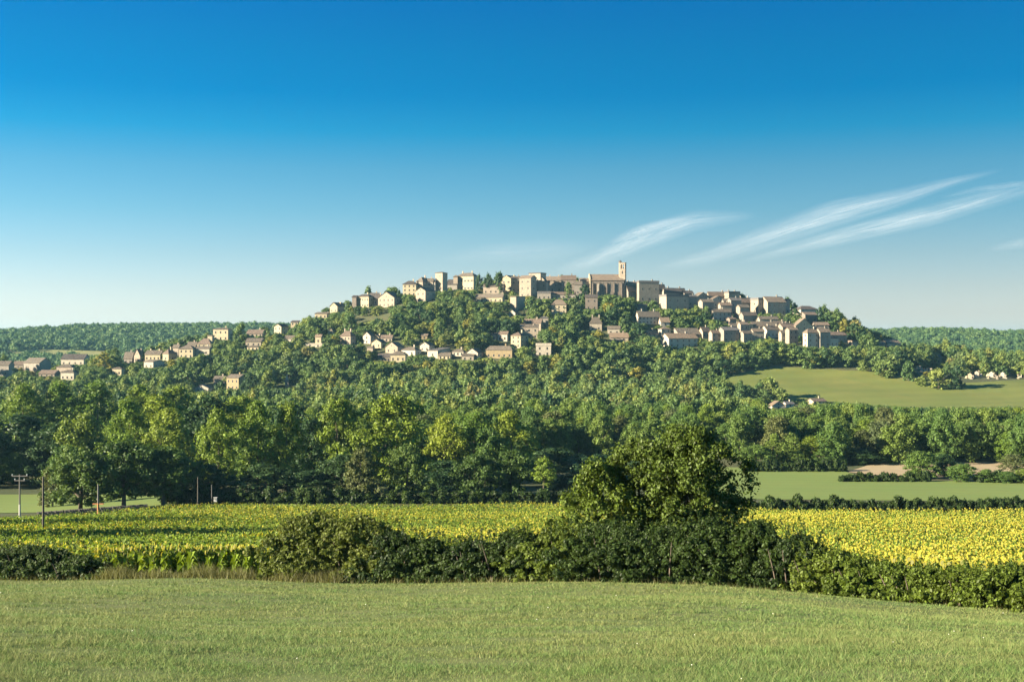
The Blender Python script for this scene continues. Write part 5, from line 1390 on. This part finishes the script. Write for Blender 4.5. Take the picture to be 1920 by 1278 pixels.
# grass of the meadow: single blades, wider and sparser with distance
M['grass'] = None
def grass_mat():
    m, n, l, out = new_mat('grass')
    geo = n.new('ShaderNodeNewGeometry'); tc = n.new('ShaderNodeTexCoord')
    band = n.new('ShaderNodeMapping'); band.inputs['Scale'].default_value = (.55, 1.5, 1); l.new(tc.outputs['Object'], band.inputs[0])
    big = noise(n, l, band.outputs[0], .2, 6, .7); mid = noise(n, l, tc.outputs['Object'], 1.6, 6, .7)
    r1 = ramp_node(n, [(.3, (.075, .168, .048)), (.43, (.13, .225, .054)), (.56, (.215, .238, .074)), (.7, (.12, .215, .054)), (.8, (.085, .172, .048))]); l.new(big, r1.inputs[0])
    r2 = ramp_node(n, [(.45, (0, 0, 0)), (.72, (1, 1, 1))]); l.new(mid, r2.inputs[0])
    c = mixc(n, l, r2.outputs[0], r1.outputs[0], (.185, .19, .07))
    r3 = ramp_node(n, [(0, (.08, .16, .045)), (.6, (.16, .22, .062)), (.85, (.28, .255, .1)), (1, (.4, .34, .18))]); l.new(geo.outputs['Random Per Island'], r3.inputs[0])
    c = mixc(n, l, .45, c, r3.outputs[0])
    p = n.new('ShaderNodeBsdfPrincipled'); l.new(c, p.inputs['Base Color']); p.inputs['Roughness'].default_value = .6; p.inputs['Specular IOR Level'].default_value = .25
    t = n.new('ShaderNodeBsdfTranslucent'); l.new(c, t.inputs[0]); mx = n.new('ShaderNodeMixShader'); mx.inputs[0].default_value = .35
    l.new(p.outputs[0], mx.inputs[1]); l.new(t.outputs[0], mx.inputs[2]); l.new(mx.outputs[0], out.inputs[0])
    return m
M['grass'] = grass_mat()
def blades(x, y, hgt, wid, rng, lean=.5, lift=.03):
    n = len(x); z = height(x, y) + lift
    a = rng.random(n) * 2 * math.pi; c, s = np.cos(a), np.sin(a)
    lx, ly = rng.normal(size=n) * lean * hgt, rng.normal(size=n) * lean * hgt
    V = np.stack([np.stack([x - c*wid, y - s*wid, z - .01], 1), np.stack([x + c*wid, y + s*wid, z - .01], 1), np.stack([x + lx, y + ly, z + hgt], 1)], 1).reshape(-1, 3)
    return V, np.arange(n*3).reshape(-1, 3)
n = 760000
yy = 12.0 * (68 / 12.0) ** rng.random(n); xx = (rng.random(n) * 2 - 1) * .47 * yy
k = yy < hedge_y(xx) + .6; xx, yy = xx[k], yy[k]
tuft = np.sin(xx*2.1 + 2*np.sin(yy*1.3)) + np.sin(yy*2.9 + xx*.7) + .8*np.sin(xx*.6 - yy*.35)
hg = (.03 + .04 * rng.random(len(xx)) + .012 * tuft).clip(.015, .12) * np.where(rng.random(len(xx)) < .03, 2.0, 1); wd = (.0045 + .004*rng.random(len(xx))) * np.clip(yy / 20, .8, 3)
# tufts that the mower left standing, gathered in drifts
nt = 2600; ty = 12.0 * (64 / 12.0) ** rng.random(nt); tx = (rng.random(nt) * 2 - 1) * .46 * ty
kt = (np.sin(tx*.35 + 1.2*np.sin(ty*.21)) + np.sin(ty*.4 + tx*.13) + rng.normal(size=nt)*.5 > .7) & (ty < hedge_y(tx) - .5); tx, ty = tx[kt], ty[kt]
bx_ = (tx[:, None] + rng.normal(size=(len(tx), 22)) * .05).ravel(); by_ = (ty[:, None] + rng.normal(size=(len(tx), 22)) * .05).ravel()
xx = np.concatenate([xx, bx_]); yy = np.concatenate([yy, by_])
hg = np.concatenate([hg, rng.uniform(.07, .2, len(bx_))]); wd = np.concatenate([wd, .006 * np.clip(by_ / 20, .8, 2.5)])
V, Fc = blades(xx, yy, hg, wd, rng, lean=.7)
tag(obj('meadow_grass', mesh_np('meadow_grass', V, Fc, [M['grass']])), 'short green and straw-coloured grass of the foreground meadow', 'grass', kind='stuff')
# taller dry grass along the hedge foot
n = 11000
uu = np.concatenate([rng.uniform(180, 640, n // 2), rng.uniform(-40, 1960, n // 2)])
xs_ = np.linspace(-60, 30, 3000); us = CX + F * xs_ / hedge_y(xs_); xx = np.interp(uu, us, xs_); off = rng.normal(size=n) * .45 + .15
yy = hedge_y(xx) + off
big = (uu > 180) & (uu < 640)
hg = np.where(big, rng.uniform(.15, .62, n) * (1 + .55*np.sin(xx*1.9) * np.sin(xx*.73 + 1)), rng.uniform(.1, .4, n)); wd = np.full(n, .014)
V, Fc = blades(xx, yy, hg, wd, rng, lean=.4)
tag(obj('dry_grass', mesh_np('dry_grass', V, Fc, [M['dry_grass']])), 'tall dry straw-brown grass along the foot of the hedge', 'grass', kind='stuff')
# small white flowers and pale stalks dotted over the meadow
n = 26
yy = 14 * (60 / 14) ** rng.random(n); xx = (rng.random(n)*2 - 1)*.44*yy; k = yy < hedge_y(xx) - 1; xx, yy = xx[k], yy[k]; n = len(xx)
P = np.stack([xx, yy, height(xx, yy) + .13], 1); N = np.array([-.3, -.6, .7]) + rng.normal(size=(n, 3))*.2; N /= np.linalg.norm(N, axis=1, keepdims=True)
V, Fc = quads(P, N, 0.009 * np.clip(yy/22, 1, 1.8)[:, None], rng, .8)
M['white_flower'] = plain('white_flower', (.7, .68, .6))
tag(obj('wild_flowers', mesh_np('wild_flowers', V, Fc, [M['white_flower']])), 'tiny white wild flowers dotted over the meadow', 'flowers', kind='stuff')

# ------------------------------------------------------------------ high thin clouds
def cloud_mat():
    m, n, l, out = new_mat('cirrus')
    uv = n.new('ShaderNodeUVMap'); sep = n.new('ShaderNodeSeparateXYZ'); l.new(uv.outputs[0], sep.inputs[0])
    mp = n.new('ShaderNodeMapping'); mp.inputs['Scale'].default_value = (2.2, 3.2, 1); mp.inputs['Rotation'].default_value = (0, 0, .12); l.new(uv.outputs[0], mp.inputs[0])
    oi = n.new('ShaderNodeObjectInfo'); l.new(oi.outputs['Random'], mp.inputs['Location'])
    nz = noise(n, l, mp.outputs[0], 3.2, 9, .68); r = ramp_node(n, [(.2, (0, 0, 0)), (.85, (1, 1, 1))]); l.new(nz, r.inputs[0])
    def bell(sock, p):   # 0 at the rims, 1 in the middle
        a = n.new('ShaderNodeMath'); a.operation = 'MULTIPLY_ADD'; l.new(sock, a.inputs[0]); a.inputs[1].default_value = 2; a.inputs[2].default_value = -1
        b_ = n.new('ShaderNodeMath'); b_.operation = 'ABSOLUTE'; l.new(a.outputs[0], b_.inputs[0])
        c = n.new('ShaderNodeMath'); c.operation = 'POWER'; l.new(b_.outputs[0], c.inputs[0]); c.inputs[1].default_value = p
        d = n.new('ShaderNodeMath'); d.operation = 'SUBTRACT'; d.inputs[0].default_value = 1; l.new(c.outputs[0], d.inputs[1]); return d.outputs[0]
    def mul(a, b_):
        q = n.new('ShaderNodeMath'); q.operation = 'MULTIPLY'
        for i, s in enumerate((a, b_)):
            if isinstance(s, float): q.inputs[i].default_value = s
            else: l.new(s, q.inputs[i])
        return q.outputs[0]
    mp2 = n.new('ShaderNodeMapping'); mp2.inputs['Scale'].default_value = (5, 16, 1); mp2.inputs['Rotation'].default_value = (0, 0, .2); l.new(uv.outputs[0], mp2.inputs[0])
    fib = ramp_node(n, [(.25, (.25, .25, .25)), (.75, (1, 1, 1))]); l.new(noise(n, l, mp2.outputs[0], 1.6, 8, .7), fib.inputs[0])
    al = mul(mul(mul(mul(bell(sep.outputs[0], 1.6), bell(sep.outputs[1], 1.0)), r.outputs[0]), fib.outputs[0]), oi.outputs['Alpha'])
    d = n.new('ShaderNodeBsdfDiffuse'); d.inputs[0].default_value = (.95, .95, .95, 1)
    t = n.new('ShaderNodeBsdfTranslucent'); t.inputs[0].default_value = (.95, .95, .95, 1)
    mx = n.new('ShaderNodeMixShader'); mx.inputs[0].default_value = .9; l.new(d.outputs[0], mx.inputs[1]); l.new(t.outputs[0], mx.inputs[2])
    tr_ = n.new('ShaderNodeBsdfTransparent'); m2 = n.new('ShaderNodeMixShader'); l.new(al, m2.inputs[0]); l.new(tr_.outputs[0], m2.inputs[1]); l.new(mx.outputs[0], m2.inputs[2]); l.new(m2.outputs[0], out.inputs[0])
    return m
CIRRUS = cloud_mat()
ALT = 1500.0
def cloud(line, label, thick=.75):
    """a wisp at one altitude; line: (u, v, half width in pixels)"""
    t = np.linspace(0, 1, 40); k = np.linspace(0, 1, len(line))
    u = np.interp(t, k, [p[0] for p in line]); v = np.interp(t, k, [p[1] for p in line]); w = 1.25 * np.interp(t, k, [p[2] for p in line])
    rows = 7; V, UV = [], []
    for r in range(rows):
        s = r / (rows - 1) * 2 - 1
        vv = v + s * w; Yd = ALT * F / (CY - vv)
        V.append(np.stack([(u - CX) / F * Yd, Yd, np.full(40, ALT)], 1)); UV.append(np.stack([t, np.full(40, r / (rows - 1))], 1))
    V = np.concatenate(V); UV = np.concatenate(UV)
    f = np.array([(r*40+i, r*40+i+1, (r+1)*40+i+1, (r+1)*40+i) for r in range(rows-1) for i in range(39)])
    me = mesh_np('cloud', V, f, [CIRRUS]); ul = me.uv_layers.new(name='UVMap')
    li = np.empty(len(me.loops), dtype=np.int32); me.loops.foreach_get('vertex_index', li); ul.data.foreach_set('uv', UV[li].astype(np.float32).ravel())
    o = tag(obj('cloud', me), label, 'cloud', 'thin cloud wisps', kind='stuff'); o.color = (1, 1, 1, thick)
cloud([(1040, 512, 12), (1130, 480, 16), (1200, 447, 22), (1300, 414, 18), (1420, 403, 7)], 'broad pale cloud wisp rising left of and behind the church tower')
cloud([(1140, 455, 6), (1190, 436, 10), (1250, 418, 8), (1320, 402, 4)], 'short upper cloud feather above the church')
cloud([(1220, 505, 8), (1320, 484, 14), (1450, 440, 22), (1560, 402, 24), (1680, 372, 16), (1790, 340, 8), (1880, 318, 4)], 'long broad cloud streak in the middle right of the sky')
cloud([(1380, 492, 6), (1500, 462, 12), (1620, 432, 16), (1750, 402, 18), (1880, 366, 16), (2040, 322, 12)], 'lower of the two long cloud streaks at the right')
cloud([(1760, 372, 3), (1830, 356, 6), (1900, 346, 6), (1980, 338, 4)], 'faint cloud scrap near the right picture edge', .3)
cloud([(1850, 468, 6), (1920, 455, 10), (2010, 440, 6)], 'small low cloud scrap at the right picture edge', .3)

cloud([(820, 486, 8), (920, 474, 18), (1030, 470, 20), (1130, 462, 10)], 'barely visible cloud veil above the middle of the town', .22)

# ------------------------------------------------------------------ the air
def haze():
    m, n, l, out = new_mat('haze')
    v = n.new('ShaderNodeVolumePrincipled'); v.inputs['Color'].default_value = (.36, .72, .92, 1); v.inputs['Density'].default_value = HAZE
    v.inputs['Anisotropy'].default_value = .2
    l.new(v.outputs[0], out.inputs['Volume'])
    b = MB(); b.box(-9200, 9200, -140, 11200, -60, 72)
    tag(obj('haze', b.build('haze', [m])), 'thin bluish summer haze over the valley', 'haze', kind='stuff')
HAZE = 0.00006
haze()
